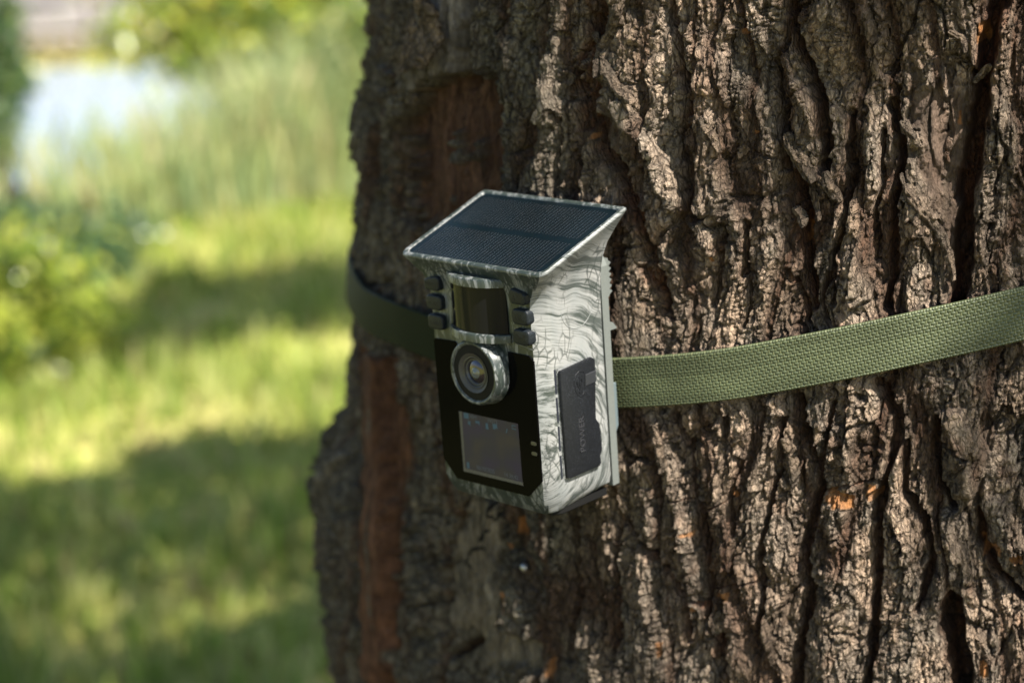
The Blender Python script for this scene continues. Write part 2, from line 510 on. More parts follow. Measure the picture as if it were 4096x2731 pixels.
# ------------------------------------------------------------------ bark relief (millimetres; u along the girth, v up)
FURROWS = [  # points, half width (picture px), depth mm, redness 0..1
    (c6([(60, -60), (100, 80), (60, 300), (40, 480), (60, 620), (90, 760), (190, 900), (260, 1080), (330, 1250), (400, 1450), (440, 1620)]), 20, 13, .8),
    (c6([(475, -60), (470, 90), (520, 240), (540, 400), (560, 560), (530, 700), (540, 860), (570, 1000), (610, 1150)]), 13, 12, .6),
    (c6([(1020, 330), (1040, 480), (1080, 560), (1060, 640), (1080, 760), (1060, 900)]), 10, 14, .2),
    (c6([(1120, 20), (1160, 260), (1220, 380), (1270, 520), (1290, 620), (1300, 760), (1280, 900)]), 16, 20, .3),
    (c6([(1110, 860), (1140, 1000), (1180, 1120), (1150, 1220), (1170, 1330), (1210, 1500), (1225, 1620)]), 15, 18, .8),
    (c6([(1440, 600), (1420, 800), (1450, 920), (1400, 1060), (1390, 1200), (1330, 1350), (1340, 1600)]), 11, 14, .2),
    (c6([(1600, 700), (1590, 850), (1600, 980), (1560, 1100), (1540, 1220)]), 7, 8, .1),
    (c6([(2250, -60), (2190, 130), (2150, 300), (2125, 480), (2095, 640), (2080, 800), (2040, 1000), (2020, 1200), (2010, 1400), (1990, 1620)]), 27, 27, .9),
    (c6([(1650, 560), (1690, 740), (1690, 900), (1665, 1050), (1650, 1200), (1640, 1400), (1620, 1620)]), 14, 14, .5),
    (c6([(880, 1180), (870, 1300), (850, 1450)]), 9, 10, .2),
    (c6([(740, 1180), (720, 1400), (700, 1600)]), 9, 10, .2),
    (c6([(820, 600), (860, 720), (900, 800), (1030, 830)]), 4, 4, .1),
    (c7([(365, 545), (420, 680), (440, 800), (470, 950), (490, 1100), (500, 1230), (490, 1350), (530, 1400), (540, 1480), (600, 1600)]), 9, 19, .7),
    (c7([(560, 520), (580, 640), (630, 720), (590, 850), (600, 1000)]), 7, 8, .2),
    (c7([(785, 560), (770, 760), (740, 900), (700, 1100), (720, 1250), (690, 1420)]), 10, 11, .2),
    (c7([(850, 480), (870, 620), (920, 760), (925, 840), (880, 980), (860, 1100), (880, 1250), (850, 1420), (830, 1600)]), 15, 16, .3),
    (c7([(985, 500), (950, 680), (920, 780)]), 8, 10, .3),
    (c7([(1160, 420), (1235, 560), (1230, 640), (1190, 780), (1160, 900), (1150, 1100), (1140, 1300), (1120, 1600)]), 15, 15, .3),
    (c7([(1270, 660), (1260, 830), (1340, 960), (1370, 1100), (1310, 1300)]), 13, 14, .2),
    (c7([(1395, 560), (1380, 680), (1400, 830), (1450, 910)]), 11, 15, .1),
    (c7([(1395, 660), (1500, 705)]), 6, 9, .1),
    (c7([(1555, 930), (1560, 1050), (1640, 1180), (1720, 1260)]), 13, 15, .5),
    (c7([(1440, 1270), (1450, 1420), (1480, 1620)]), 30, 34, .4),
    (c7([(400, 1010), (370, 1080), (430, 1240), (490, 1290)]), 7, 8, .9),
    (c7([(180, 950), (280, 1080), (340, 1180), (400, 1280), (415, 1420)]), 11, 11, .7),
    (c7([(340, 880), (430, 862), (520, 900), (640, 838)]), 2.5, 4, .6),
    (c7([(500, 1222), (600, 1195), (720, 1180)]), 3, 5, .6),
    (c7([(930, 846), (1040, 815), (1170, 790)]), 3, 5, .7),
    (c7([(240, -20), (300, 90), (350, 180)]), 10, 11, .8),
    (c7([(800, 0), (860, 110), (880, 190)]), 9, 12, .5),
    (c7([(650, 0), (660, 120), (640, 200)]), 6, 8, .2),
    (c7([(960, 10), (930, 120), (960, 180)]), 9, 12, .2),
    (c5([(885, -60), (870, 200), (840, 450), (800, 600), (760, 700)]), 22, 24, .3),
    (c5([(1060, 300), (1100, 600), (1140, 800), (1160, 1050), (1190, 1250), (1215, 1500)]), 6, 10, 0),
    (c5([(1150, -40), (1130, 180), (1090, 260)]), 7, 8, 0),
    (c5([(1390, 350), (1450, 550), (1470, 740)]), 9, 9, 0),
    (c5([(1400, 900), (1360, 1050), (1370, 1220)]), 9, 9, 0),
    (c5([(1880, 150), (1850, 330), (1790, 450), (1770, 560), (1740, 650), (1800, 800), (1830, 1000)]), 15, 16, .8),
    (c5([(1780, 1200), (1830, 1350), (1820, 1560)]), 9, 11, .3),
    (c5([(1540, 0), (1530, 260), (1500, 420)]), 6, 7, 0),
    (c5([(1230, 560), (1250, 760), (1240, 1000), (1290, 1280), (1310, 1500)]), 4, 6, 0),
    (c5([(1650, 880), (1680, 1100), (1640, 1300), (1660, 1540)]), 7, 9, .2),
    (c5([(1000, 950), (1060, 1060), (1090, 1180), (1080, 1300)]), 18, 16, 0),
    (c8([(290, -300), (300, 0), (310, 300), (335, 600), (370, 900), (395, 1200), (350, 1600)]), 14, 22, 0),
    (c8([(700, -120), (680, 100), (650, 400), (620, 700), (600, 1000), (590, 1400)]), 8, 10, 0),
    (c8([(1000, 430), (920, 640), (860, 900), (840, 1100), (830, 1280)]), 7, 8, .2),
    (c8([(1290, 560), (1300, 760), (1340, 900), (1370, 1000)]), 9, 11, 0),
    (c8([(1590, 540), (1600, 800), (1610, 1000), (1590, 1200), (1570, 1440)]), 17, 24, .1),
    (c8([(700, 540), (870, 540)]), 5, 6, 0), (c8([(680, 810), (870, 830)]), 5, 7, 0), (c8([(650, 1110), (830, 1080)]), 5, 6, 0),
    (c8([(880, 1430), (950, 1350), (1010, 1330)]), 12, 20, 0),
    (c8([(1820, 620), (1850, 900), (1900, 1100), (1880, 1400)]), 9, 10, .7),
    (c8([(1700, 700), (1760, 1000), (1800, 1300)]), 8, 9, .4),
    (c8([(100, 560), (130, 760), (240, 800), (250, 1100)]), 10, 10, 0),
    (c8([(200, -300), (230, -80), (200, 100)]), 10, 12, 0),
]
RIDGES = [   # points, half width px, height mm
    (c6([(250, 560), (330, 680), (400, 800), (440, 900), (520, 1050), (560, 1120), (640, 1200), (705, 1310)]), 17, 7),
    (c6([(1060, 270), (1120, 400), (1180, 480), (1235, 560), (1265, 690)]), 11, 7),
    (c6([(640, 300), (760, 420), (880, 560), (960, 760), (930, 1000), (900, 1150)]), 38, 4),
    (c6([(1500, 560), (1530, 760), (1500, 960), (1480, 1200), (1440, 1500)]), 24, 4),
    (c6([(1620, 420), (1660, 760), (1630, 960), (1610, 1250)]), 12, 4),
    (c6([(2250, 120), (2200, 420), (2180, 760), (2120, 1000), (2090, 1300)]), 20, 5),
    (c7([(335, 560), (370, 760), (395, 930), (430, 1130), (450, 1200)]), 16, 4),
    (c7([(460, 560), (510, 740), (540, 880), (580, 1080), (600, 1180)]), 22, 3),
    (c7([(1000, 600), (980, 740)]), 10, 4), (c7([(1060, 560), (1060, 740)]), 10, 3),
    (c7([(1450, 560), (1540, 700), (1500, 820)]), 26, 9),
    (c7([(1000, 900), (1010, 1100), (980, 1300)]), 24, 3),
    (c7([(1420, 950), (1440, 1100), (1400, 1280)]), 18, 5),
    (c7([(1600, 900), (1660, 1040), (1727, 1100)]), 26, 5),
    (c8([(480, -420), (480, 0), (500, 500), (490, 900), (480, 1500)]), 48, 12),
    (c8([(150, 250), (190, 700), (230, 1100)]), 30, 6),
    (c5([(1270, 400), (1280, 800), (1330, 1200)]), 30, 2),
    (c5([(1600, 700), (1620, 830), (1560, 930)]), 11, 5),
    (c5([(330, 520), (390, 620)]), 10, 6), (c5([(250, 700), (300, 760)]), 10, 6),
]
ORANGE = [   # freshly cut spots: polygon as centre, half sizes, picture px
    (c7([(560, 1238)])[0], 26, 15), (c7([(1012, 868)])[0], 36, 18), (c7([(1130, 842)])[0], 15, 22), (c7([(960, 873)])[0], 9, 8),
    (c7([(432, 995)])[0], 14, 7), (c7([(440, 1285)])[0], 16, 9), (c7([(385, 1065)])[0], 10, 10), (c7([(508, 1165)])[0], 6, 20),
    (c7([(605, 845)])[0], 11, 8), (c7([(1600, 1085)])[0], 26, 20), (c7([(1690, 1100)])[0], 18, 12), (c7([(1570, 1530)])[0], 10, 16),
    (c8([(1480, 1480)])[0], 13, 34), (c8([(1215, 1080)])[0], 14, 30), (c8([(1240, 660)])[0], 10, 32), (c8([(1190, 830)])[0], 10, 40),
    (c6([(855, 172)])[0], 11, 6), (c6([(2130, 170)])[0], 13, 26), (c6([(2000, 620)])[0], 5, 20), (c6([(1155, 1240)])[0], 8, 26),
    (c6([(930, 700)])[0], 9, 4), (c6([(680, 1365)])[0], 7, 9), (c5([(335, 475)])[0], 6, 8), (c5([(1872, 740)])[0], 3, 22),
    (c5([(1880, 1080)])[0], 4, 9), (c5([(1440, 240)])[0], 4, 5), (c7([(330, 1440)])[0], 6, 20),
]
BARE = [     # smooth wood or inner bark: outline, sink mm, albedo
    (c5([(540, 690), (640, 650), (800, 560), (900, 600), (1040, 560), (1080, 900), (1060, 1250), (1090, 1560), (1060, 1800), (430, 1800), (380, 1200), (430, 950)]), 15, (0.095, 0.051, 0.033), 1.6),
    (c8([(335, -500), (620, -420), (640, 0), (625, 400), (600, 800), (590, 1200), (600, 1600), (400, 1600), (392, 1200), (350, 600)]), 3, (0.116, 0.057, 0.033), 2),
    (c8([(1010, 430), (1180, 560), (1150, 1000), (1200, 1300), (1400, 1350), (1380, 1500), (1030, 1500), (1000, 1300), (840, 1250), (870, 900), (930, 640)]), 6, (0.189, 0.158, 0.118), 3),
    (c6([(1660, 560), (1800, 400), (1960, 380), (2100, 480), (2070, 800), (2020, 1000), (1990, 1480), (1940, 1330), (1860, 1120), (1720, 940)]), 6, (0.145, 0.099, 0.073), 9),
    (c5([(570, -60), (860, -60), (835, 540), (740, 550), (620, 640), (500, 700), (520, 400)]), -5, (0.170, 0.150, 0.131), 1),
    (c7([(1440, 520), (1580, 640), (1560, 880), (1480, 900), (1400, 700)]), 0, (0.155, 0.129, 0.092), 9),
    (c6([(40, 400), (110, 420), (190, 640), (230, 800), (300, 1000), (180, 980), (90, 860), (20, 700)]), 6, (0.069, 0.037, 0.023), 6),
]
PAINT = [    # black painted strokes (a number on the bark), half width px
    (c8([(1128, 480), (1095, 510), (1090, 560), (1110, 592), (1140, 590), (1150, 545), (1135, 500)]), 5),
    (c8([(1180, 520), (1200, 590), (1185, 660), (1160, 740)]), 5),
    (c8([(1090, 655), (1055, 672), (1035, 712)]), 6.5),
    (c8([(1045, 762), (1000, 768), (975, 800), (968, 850), (990, 875)]), 6),
    (c8([(1062, 765), (1078, 830)]), 3.5), (c8([(1022, 910), (1012, 980)]), 3.5),
]


def poly_d(U, V, P, wob=None):
    """distance to a polyline, evaluated only near it"""
    d = np.full(U.shape, 1e9, np.float32)
    for (x0, y0), (x1, y1) in zip(P[:-1], P[1:]):
        ex, ey = x1 - x0, y1 - y0
        t = np.clip(((U - x0) * ex + (V - y0) * ey) / (ex * ex + ey * ey + 1e-9), 0, 1)
        d = np.minimum(d, np.hypot(U - x0 - t * ex, V - y0 - t * ey))
    return d


def poly_in(U, V, P):
    """signed distance (positive inside) to an outline"""
    c = np.zeros(U.shape, bool)
    Q = P + [P[0]]
    for (x0, y0), (x1, y1) in zip(Q[:-1], Q[1:]):
        if y0 == y1: continue
        c ^= ((y0 > V) != (y1 > V)) & (U < (x1 - x0) * (V - y0) / (y1 - y0) + x0)
    d = poly_d(U, V, Q)
    return np.where(c, d, -d)


PX = 0.215   # millimetres on the bark per picture pixel, about


def resample(P, step=8):
    out = [P[0]]
    for a, b in zip(P[:-1], P[1:]):
        n = max(1, int(math.hypot(b[0] - a[0], b[1] - a[1]) / step))
        out += [(a[0] + (b[0] - a[0]) * k / n, a[1] + (b[1] - a[1]) * k / n) for k in range(1, n + 1)]
    return out


def to_uv(P):
    return [uv(*p) for p in P]


def box_idx(us, vs, P, mg):
    a = np.array(P)
    i0, i1 = np.searchsorted(us, [a[:, 0].min() - mg, a[:, 0].max() + mg])
    j0, j1 = np.searchsorted(vs, [a[:, 1].min() - mg, a[:, 1].max() + mg])
    return slice(j0, j1), slice(i0, i1)


def bark(us, vs):
    U, V = np.meshgrid(us.astype(np.float32), vs.astype(np.float32))
    shp = U.shape
    # masks from measured features
    furrow = np.zeros(shp, np.float32); red = np.zeros(shp, np.float32); ridge = np.zeros(shp, np.float32)
    lip = np.zeros(shp, np.float32); vale = np.zeros(shp, np.float32)
    bare = np.zeros(shp, np.float32); sink = np.zeros(shp, np.float32); barec = np.zeros(shp + (3,), np.float32)
    orange = np.zeros(shp, np.float32); paint = np.zeros(shp, np.float32)
    rag = fbm(U / 14, V / 22, 5, 3)
    rag2 = perlin(U / 4, V / 5, 9)
    for P, w, dep, rd in FURROWS:
        Q = to_uv(P); w = w * PX * .9
        sl_ = box_idx(us, vs, Q, w * 4 + 14)
        if U[sl_].size == 0: continue
        d = poly_d(U[sl_], V[sl_], Q) + rag[sl_] * w * 0.55 + rag2[sl_] * min(1.3, w * .35)
        k = 1 - ss(0.45 * w, 1.25 * w, d)
        furrow[sl_] = np.maximum(furrow[sl_], k * dep * .85)
        vale[sl_] = np.maximum(vale[sl_], min(dep, 16) * .42 * np.exp(-(np.maximum(d, 0) / (2.6 * w + 3.0)) ** 2))
        red[sl_] = np.maximum(red[sl_], (1 - ss(0.5 * w, 1.5 * w, d)) * rd)
        lip[sl_] = np.maximum(lip[sl_], (1 - ss(0.2 * w, 1.0 * w, np.abs(d - 1.7 * w))) * min(dep, 12) * 0.14)
    for P, w, hg in RIDGES:
        Q = to_uv(P); w = w * PX
        sl_ = box_idx(us, vs, Q, w * 3 + 8)
        if U[sl_].size == 0: continue
        d = poly_d(U[sl_], V[sl_], Q) + rag[sl_] * w * 0.4
        k = np.sqrt(np.clip(1 - (d / (1.25 * w)) ** 2, 0, 1))
        ridge[sl_] = np.maximum(ridge[sl_], k * hg)
    for P, sk, c, sf in BARE:
        Q = to_uv(P)
        sl_ = box_idx(us, vs, Q, 12)
        if U[sl_].size == 0: continue
        d = poly_in(U[sl_], V[sl_], Q) + rag[sl_] * 6.0 + rag2[sl_] * 1.6
        k = ss(-0.8 * sf, 1.2 * sf, d + (sf - 1) * .9 * rag[sl_])
        k = k * ss(-.62, -.25, perlin(U[sl_] / 8, V[sl_] / 45, 133) + .25 * rag2[sl_] + (.25 if sf < 3 else .5 if sf == 3 else 0))
        k = k * (.55 if sk == 0 else .85 if sf > 8 else 1)
        bare[sl_] = np.maximum(bare[sl_], k)
        sink[sl_] = np.where(k > 0, sink[sl_] * (1 - k) + sk * k, sink[sl_])
        barec[sl_] = barec[sl_] * (1 - k[..., None]) + np.array(c, np.float32) * k[..., None]
    for (px_, py_), hx, hy in ORANGE:
        q = uv(px_, py_)
        hx *= PX; hy *= PX
        sl_ = box_idx(us, vs, [q], max(hx, hy) + 5)
        if U[sl_].size == 0: continue
        d = np.maximum(np.abs(U[sl_] - q[0]) / hx, np.abs(V[sl_] - q[1]) / hy) + rag[sl_] * 0.5 + rag2[sl_] * 0.25
        orange[sl_] = np.maximum(orange[sl_], 1 - ss(0.85, 1.0, d))
    for P, w in PAINT:
        Q = to_uv(P); w *= PX
        sl_ = box_idx(us, vs, Q, w * 3)
        if U[sl_].size == 0: continue
        d = poly_d(U[sl_], V[sl_], Q) + rag2[sl_] * 0.5
        paint[sl_] = np.maximum(paint[sl_], 1 - ss(w * .85, w * 1.1, d))
    # generic old-willow bark
    wx = 9 * fbm(U / 55, V / 130, 21, 3) + 2.2 * perlin(U / 9, V / 16, 23)
    wy = 16 * fbm(U / 50, V / 90, 31, 2)
    Uw, Vw = U + wx, V + wy
    f1 = np.abs(perlin(Uw / 31 + 3.7, Vw / 230, 41))
    va = 1 - ss(0.02, 0.20, f1)
    f2 = np.abs(perlin(Uw / 17, Vw / 125 + 5, 43))
    vb = 1 - ss(0.0, 0.22, f2)
    f3 = np.abs(perlin(Uw / 10, Vw / 44 + 5, 47))
    vc = 1 - ss(0.0, 0.20, f3)
    und = 4.0 * fbm(U / 120, V / 320, 51, 2)
    jag = 2.6 * rag + 1.2 * rag2 + .5 * perlin(U / 1.5, V / 2.2, 13)
    G1, G2, idg, gx_, gy_ = worley((U + 1.0 * wx + 1.5 * jag) / 25, (V + wy + 5 * rag + jag) / 105, 29)
    rg = _RV[(idg * 19 + 3) & 65535]; rg2 = _RV[(idg * 37 + 9) & 65535]
    crG = 1 - ss(0.01, 0.06, G2 - G1)
    A1, A2, ida, ax_, ay_ = worley((U + 0.8 * wx + jag) / 9.5, (V + wy * .4 + 3 * rag + jag) / 36.0, 3)
    ra = _RV[(ida * 13 + 5) & 65535]; rb = _RV[(ida * 29 + 11) & 65535]
    eA = A2 - A1
    crA = 1 - ss(0.01, 0.09, eA)
    B1, B2, idb, bx_, by_ = worley((U + 0.7 * wx + rag2 * .5) / 3.2, (V + rag * 1.8 + rag2 * .5) / 8.0, 17)
    rc = _RV[(idb * 31 + 7) & 65535]; rdv = _RV[(idb * 17 + 23) & 65535]
    crB = 1 - ss(0.03, 0.22, B2 - B1)
    # horizontal checking on ridge tops
    chk = np.abs(perlin(U / 16 + 0.3 * rag, (V + 1.6 * rag) / 3.6, 61))
    chk = (1 - ss(0.0, 0.16, chk)) * ss(-0.1, 0.35, perlin(U / 30, V / 60, 63))
    fib = -np.abs(perlin(Uw / 1.9, Vw / 15, 71)) * 1.3 - np.abs(perlin(Uw / 4.2, Vw / 30, 73)) * 1.8 + .9
    fine = perlin(U / 1.5, V / 1.8, 81) * 0.42 + perlin(U / 3.4, V / 4.4, 83) * 0.65
    lay = fbm(U / 18, V / 30, 91, 3) * 3.2
    lay = (np.floor(lay) + ss(0.72, 1.0, lay - np.floor(lay))) * .6
    top = np.clip(1 - va - furrow / 10, 0, 1)
    keep = 1 - 0.93 * bare
    soft = 1 - ss(-150 * 8.03 * 0.1, -330, U) * 0.0
    tr = ss(1.0, 6.0, furrow)
    gen = -4.5 * va * (1 - .5 * tr) - 1.2 * vb * (1 - .6 * va) - 1.2 * vc * (1 - va)
    h = und + gen * keep + keep * (lay * (0.3 + 0.7 * top)
        + (rg - .5) * 8.0 + (rg2 - .5) * 7.0 * gx_ + 3.0 * gy_ * rg - 4.0 * crG
        + (ra - .5) * 4.6 * (0.35 + .65 * top) + (rb - .5) * 3.4 * ax_ + 2.4 * ay_ * ra - 2.2 * crA * (0.35 + .65 * top)
        + (rc - .5) * 1.1 + (.3 + rdv) * .7 * by_ - 1.0 * crB - 1.5 * chk * top)
    h = h + (0.35 + 0.65 * keep) * fib * (1.25 + 1.2 * va) + fine * (0.4 + 0.6 * keep)
    lf = ss(-20, -70, U)
    E1, E2, ide, ex_, ey_ = worley((U + 2 * jag) / 19, (V + 6 * rag + jag) / 62, 57)
    h = h + lf * keep * ((_RV[(ide * 11 + 1) & 65535] - .85) * 11 + 3 * ex_ - 5.5 * (1 - ss(.02, .14, E2 - E1)))
    h = h - sink - furrow - vale + lip + ridge * 1.35 * (1 - 0.3 * va) - 1.5 * orange
    h = h + bare * (fbm(Uw / 9, Vw / 90, 95, 3) * 2.4 + 0.8 * perlin(Uw / 2.2, Vw / 30, 97) - 2.6 * np.abs(perlin((Uw - .25 * V) / 3.4, Vw / 26, 99)) - 3.5 * ss(.1, 0, np.abs(perlin(Uw / 12, Vw / 150, 197))))
    # ---- albedo
    n1 = fbm(U / 25, V / 40, 101, 3)[..., None]
    n2 = perlin(U / 6, V / 9, 105)[..., None]
    tan = np.array([0.422, 0.309, 0.218], np.float32); gry = np.array([0.310, 0.253, 0.195], np.float32)
    drk = np.array([0.155, 0.125, 0.094], np.float32); pale = np.array([0.524, 0.402, 0.298], np.float32); rst = np.array([0.298, 0.158, 0.095], np.float32)
    mixk = ss(-0.5, 0.6, n1 + 0.5 * n2)
    c = gry * (1 - mixk) + tan * mixk
    pl = ((rg2 - .5) * .55 + (ra - .5) * .35)[..., None]; c = c * (1 + pl) * np.array([1 + .0, 1, 1], np.float32)
    k = (rg > .85)[..., None] * .2; c = c * (1 - k) + rst * k
    k = (ra > .78)[..., None] * 0.45; c = c * (1 - k) + drk * k
    k = (rc > .84)[..., None] * 0.5; c = c * (1 - k) + pale * k
    k = (ss(.4, .9, fbm(U / 12, V / 20, 111, 2)) * .4)[..., None]; c = c * (1 - k) + rst * k
    k = (ss(.5, .9, fbm(U / 7, V / 9, 115, 2)) * .6)[..., None]; c = c * (1 - k) + pale * k
    k = (np.clip(.7 * crG + .5 * crA + .25 * crB + .5 * chk, 0, 1) * keep * .6)[..., None]; c = c * (1 - k) + np.array([.085, .062, .044], np.float32) * k
    # shade of the left flank painted into the bark colour, darker and grey-green
    left_shade = (ss(60, -40, U) * 0.8)[..., None]; c = c * (1 - left_shade) + left_shade * np.array([0.161, 0.152, 0.118], np.float32) * (0.75 + 0.5 * mixk)
    inner = np.array([.125, .072, .046], np.float32); redc = np.array([.26, .092, .038], np.float32)
    k = (np.clip(va * .85 + vb * .25, 0, 1) * keep)[..., None]; c = c * (1 - k) + inner * k
    k = np.clip(ss(1.0, 8.0, furrow), 0, 1)[..., None] * .9; c = c * (1 - k) + inner * k
    k = np.clip(red * (0.55 + 0.6 * rag), 0, 1)[..., None]; c = c * (1 - k) + redc * k
    bc = barec * (1 + 0.6 * perlin(Uw / 4, Vw / 50, 121)[..., None] + .35 * perlin(Uw / 1.6, Vw / 22, 123)[..., None]) * (1 + .25 * n2)
    c = c * (1 - bare[..., None]) + bc * bare[..., None]
    k = orange[..., None] * (0.75 + .25 * n2); k = np.clip(k, 0, 1)
    c = c * (1 - k) + np.array([.50, .215, .07], np.float32) * (1 + .3 * perlin(U / 1.5, V / 9, 131)[..., None]) * k
    k = (paint * .92)[..., None]; c = c * (1 - k) + .012 * k
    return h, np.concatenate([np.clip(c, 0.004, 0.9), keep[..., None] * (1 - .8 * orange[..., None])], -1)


DEG = math.radians
th = np.concatenate([np.arange(-200, -192, 0.5), np.arange(-192, -152, 0.16), np.arange(-152, -84, 0.0775), np.arange(-84, -60, 0.5), np.arange(-60, 160, 3.0)])
th = DEG(1) * th
zz = np.concatenate([np.arange(-0.25, 0.80, 0.03), np.arange(0.80, 0.93, 0.004), np.arange(0.93, 1.40, 0.00058), np.arange(1.40, 1.55, 0.004), np.arange(1.55, 2.62, 0.03)])
us = (th - DEVN) * R0 * 1000
vs = zz * 1000
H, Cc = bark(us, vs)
TH, Z = np.meshgrid(th, zz)
RB = base_r(TH, Z)
# bulge under the limb at the upper right, and the strap's seat kept clear behind the device
ub, vb_ = uv(2010, 20)
Ug, Vg = np.meshgrid(us, vs)
H = H + 15 * np.exp(-((Ug - ub) / 60) ** 2) * ss(vb_ - 32, vb_ + 14, Vg + 10 * np.sin(Ug / 18))
near = (np.abs(Ug) < 52) & (Vg > 1115) & (Vg < 1250)
H = np.where(near, np.minimum(H, -1.5), H)
H = np.minimum(H, 8 + 22 * ss(1330, 1360, Vg))
RR = RB + H * 0.001
XY = np.stack([AX[0] + RR * np.cos(TH), AX[1] + RR * np.sin(TH), Z], -1)

tree = tag(empty('willow_tree', (AX[0], AX[1], 0)), 'big old tree trunk with deeply furrowed grey and rust bark holding the camera strap', 'tree')
TL = Vector((AX[0], AX[1], 0))


def rel(o, root=None):
    """mesh built in world space, hung on the tree"""
    o.parent = tree
    o.matrix_parent_inverse = Matrix.Translation(-TL)
    return o


nu, nv = len(th), len(zz)
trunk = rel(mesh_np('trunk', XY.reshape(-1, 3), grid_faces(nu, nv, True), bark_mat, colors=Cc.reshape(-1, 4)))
_ui, _vi = us, vs


def h_at(u, v):
    i = int(np.clip(np.searchsorted(us, u), 1, nu - 1)); j = int(np.clip(np.searchsorted(vs, v), 1, nv - 1))
    return float(H[j, i]), Cc[j, i]


def P3(u, v, off):
    """point off millimetres outside the bare trunk at u, v"""
    t = u / 1000 / R0 + DEVN
    r = float(base_r(np.float64(t), np.float64(v / 1000))) + off / 1000
    return np.array([AX[0] + r * math.cos(t), AX[1] + r * math.sin(t), v / 1000])


# ---- loose strips of bark, each a part of its own
def bark_strip(px_pts, w0, lift0, lift1, curl=1.2, thick=2.2, tone=1.0, seed=0):
    Q = to_uv(resample(px_pts, 5))
    # even resampling in millimetres
    seg = [0]
    for a, b in zip(Q[:-1], Q[1:]): seg.append(seg[-1] + math.hypot(b[0] - a[0], b[1] - a[1]))
    n = max(8, int(seg[-1] / 0.7)); m_ = max(9, int(w0 * PX * 2 / 0.6))
    s = np.linspace(0, seg[-1], n)
    qu = np.interp(s, seg, [q[0] for q in Q]); qv = np.interp(s, seg, [q[1] for q in Q])
    ker = np.ones(9) / 9
    if n > 20:
        pu = np.pad(qu, 4, 'edge'); pv = np.pad(qv, 4, 'edge')
        qu = np.convolve(pu, ker, 'valid'); qv = np.convolve(pv, ker, 'valid')
    tu, tv = np.gradient(qu), np.gradient(qv)
    ln = np.hypot(tu, tv) + 1e-9
    nu_, nv_ = tv / ln, -tu / ln
    base = np.array([max(h_at(a, b)[0], -9) for a, b in zip(qu, qv)])
    bw = max(5, min(31, n // 4 * 2 + 1))
    base = np.convolve(np.pad(base, bw // 2, 'edge'), np.ones(bw) / bw, 'valid')
    hw = w0 * PX * (np.sin(np.clip(s / seg[-1], 0.02, 0.98) * np.pi) ** 0.35) * (1 + 0.3 * perlin(s / 9, 0 * s + seed, 201))
    k = np.linspace(-1, 1, m_)
    S, K = np.meshgrid(s, k, indexing='ij')
    rag = 1 + 0.22 * perlin(S / 3.1, K * 0 + seed + 9 * np.sign(K), 203) * np.abs(K)
    uu = qu[:, None] + nu_[:, None] * hw[:, None] * K * rag
    vv = qv[:, None] + nv_[:, None] * hw[:, None] * K * rag
    lift = np.interp(s / seg[-1], [0, .5, 1], [lift0, 2.0, lift1])[:, None]
    prof = lift + curl * (1 - K ** 2) * 1.6
    tex = 0.8 * perlin(uu / 2.4, vv / 5, 205) + .5 * perlin(uu / 1.2, vv / 2, 207) + 1.1 * perlin(S / 11, K * 2 + seed, 209)
    A1, A2, ia, _, _ = worley(uu / 4.0, vv / 5.0, 211)
    tex = tex - 0.8 * (1 - ss(.03, .2, A2 - A1)) + (_RV[ia] - .5) * .9
    top = base[:, None] + prof + tex
    bot = base[:, None] + prof - thick * (1 - 0.6 * np.abs(K)) - 0.3
    V_ = []
    for arr in (top, bot):
        t = uu / 1000 / R0 + DEVN
        r = base_r(t, vv / 1000) + arr / 1000
        V_.append(np.stack([AX[0] + r * np.cos(t), AX[1] + r * np.sin(t), vv / 1000], -1).reshape(-1, 3))
    f1 = grid_faces(m_, n)
    off = n * m_
    f2 = f1[:, ::-1] + off
    rim = list(range(m_)) + [i * m_ + m_ - 1 for i in range(1, n)] + [(n - 1) * m_ + j for j in range(m_ - 2, -1, -1)] + [i * m_ for i in range(n - 2, 0, -1)]
    rim = np.array(rim); r2 = np.roll(rim, -1)
    f3 = np.stack([rim, rim + off, r2 + off, r2], -1)
    n1 = perlin(uu / 7, vv / 14, 213)
    a = np.array([0.255, 0.189, 0.134]) * tone; b = np.array([0.131, 0.104, 0.077]) * tone
    kk = ss(-.6, .5, n1 + .6 * (_RV[(ia * 3) & 65535] - .5))[..., None]
    c = (b * (1 - kk) + a * kk).reshape(-1, 3)
    return rel(mesh_np('bark_strip', np.concatenate(V_), np.concatenate([f1, f2, f3]), bark_mat, colors=np.concatenate([c, c * .75])))


bark_strip(c6([(262, -30), (235, 70), (190, 130), (130, 200), (105, 250)]), 15, 2, 1, tone=.9, seed=1)
bark_strip(c6([(95, 262), (130, 320), (190, 400), (240, 460), (300, 505), (365, 535)]), 17, 1, 9, curl=2.2, tone=1.05, seed=2)
bark_strip(c6([(1095, 690), (1150, 800), (1210, 900), (1255, 960)]), 20, 5, 3, curl=2.4, seed=3)
bark_strip(c6([(1690, 905), (1740, 1000), (1830, 1120), (1910, 1240), (1960, 1380), (1982, 1475)]), 13, 2, 8, curl=1.6, tone=.95, seed=4)
bark_strip(c6([(2075, 437), (2120, 400), (2178, 338)]), 11, 3, 10, curl=1.2, tone=1.35, seed=5)
bark_strip(c6([(1955, 150), (2010, 190), (2045, 225), (2052, 272)]), 9, 6, 12, curl=1.4, tone=.9, seed=6)
bark_strip(c6([(1130, 1090), (1165, 1150), (1190, 1190)]), 16, 4, 7, curl=2, seed=7)
bark_strip(c6([(1230, 1000), (1235, 1080), (1275, 1165)]), 8, 3, 7, curl=1, tone=.9, seed=8)
bark_strip(c6([(1300, 890), (1320, 980), (1380, 1070)]), 14, 6, 2, curl=2, seed=9)
bark_strip(c6([(660, 600), (720, 700), (770, 800)]), 10, 3, 4, curl=1.5, seed=10)
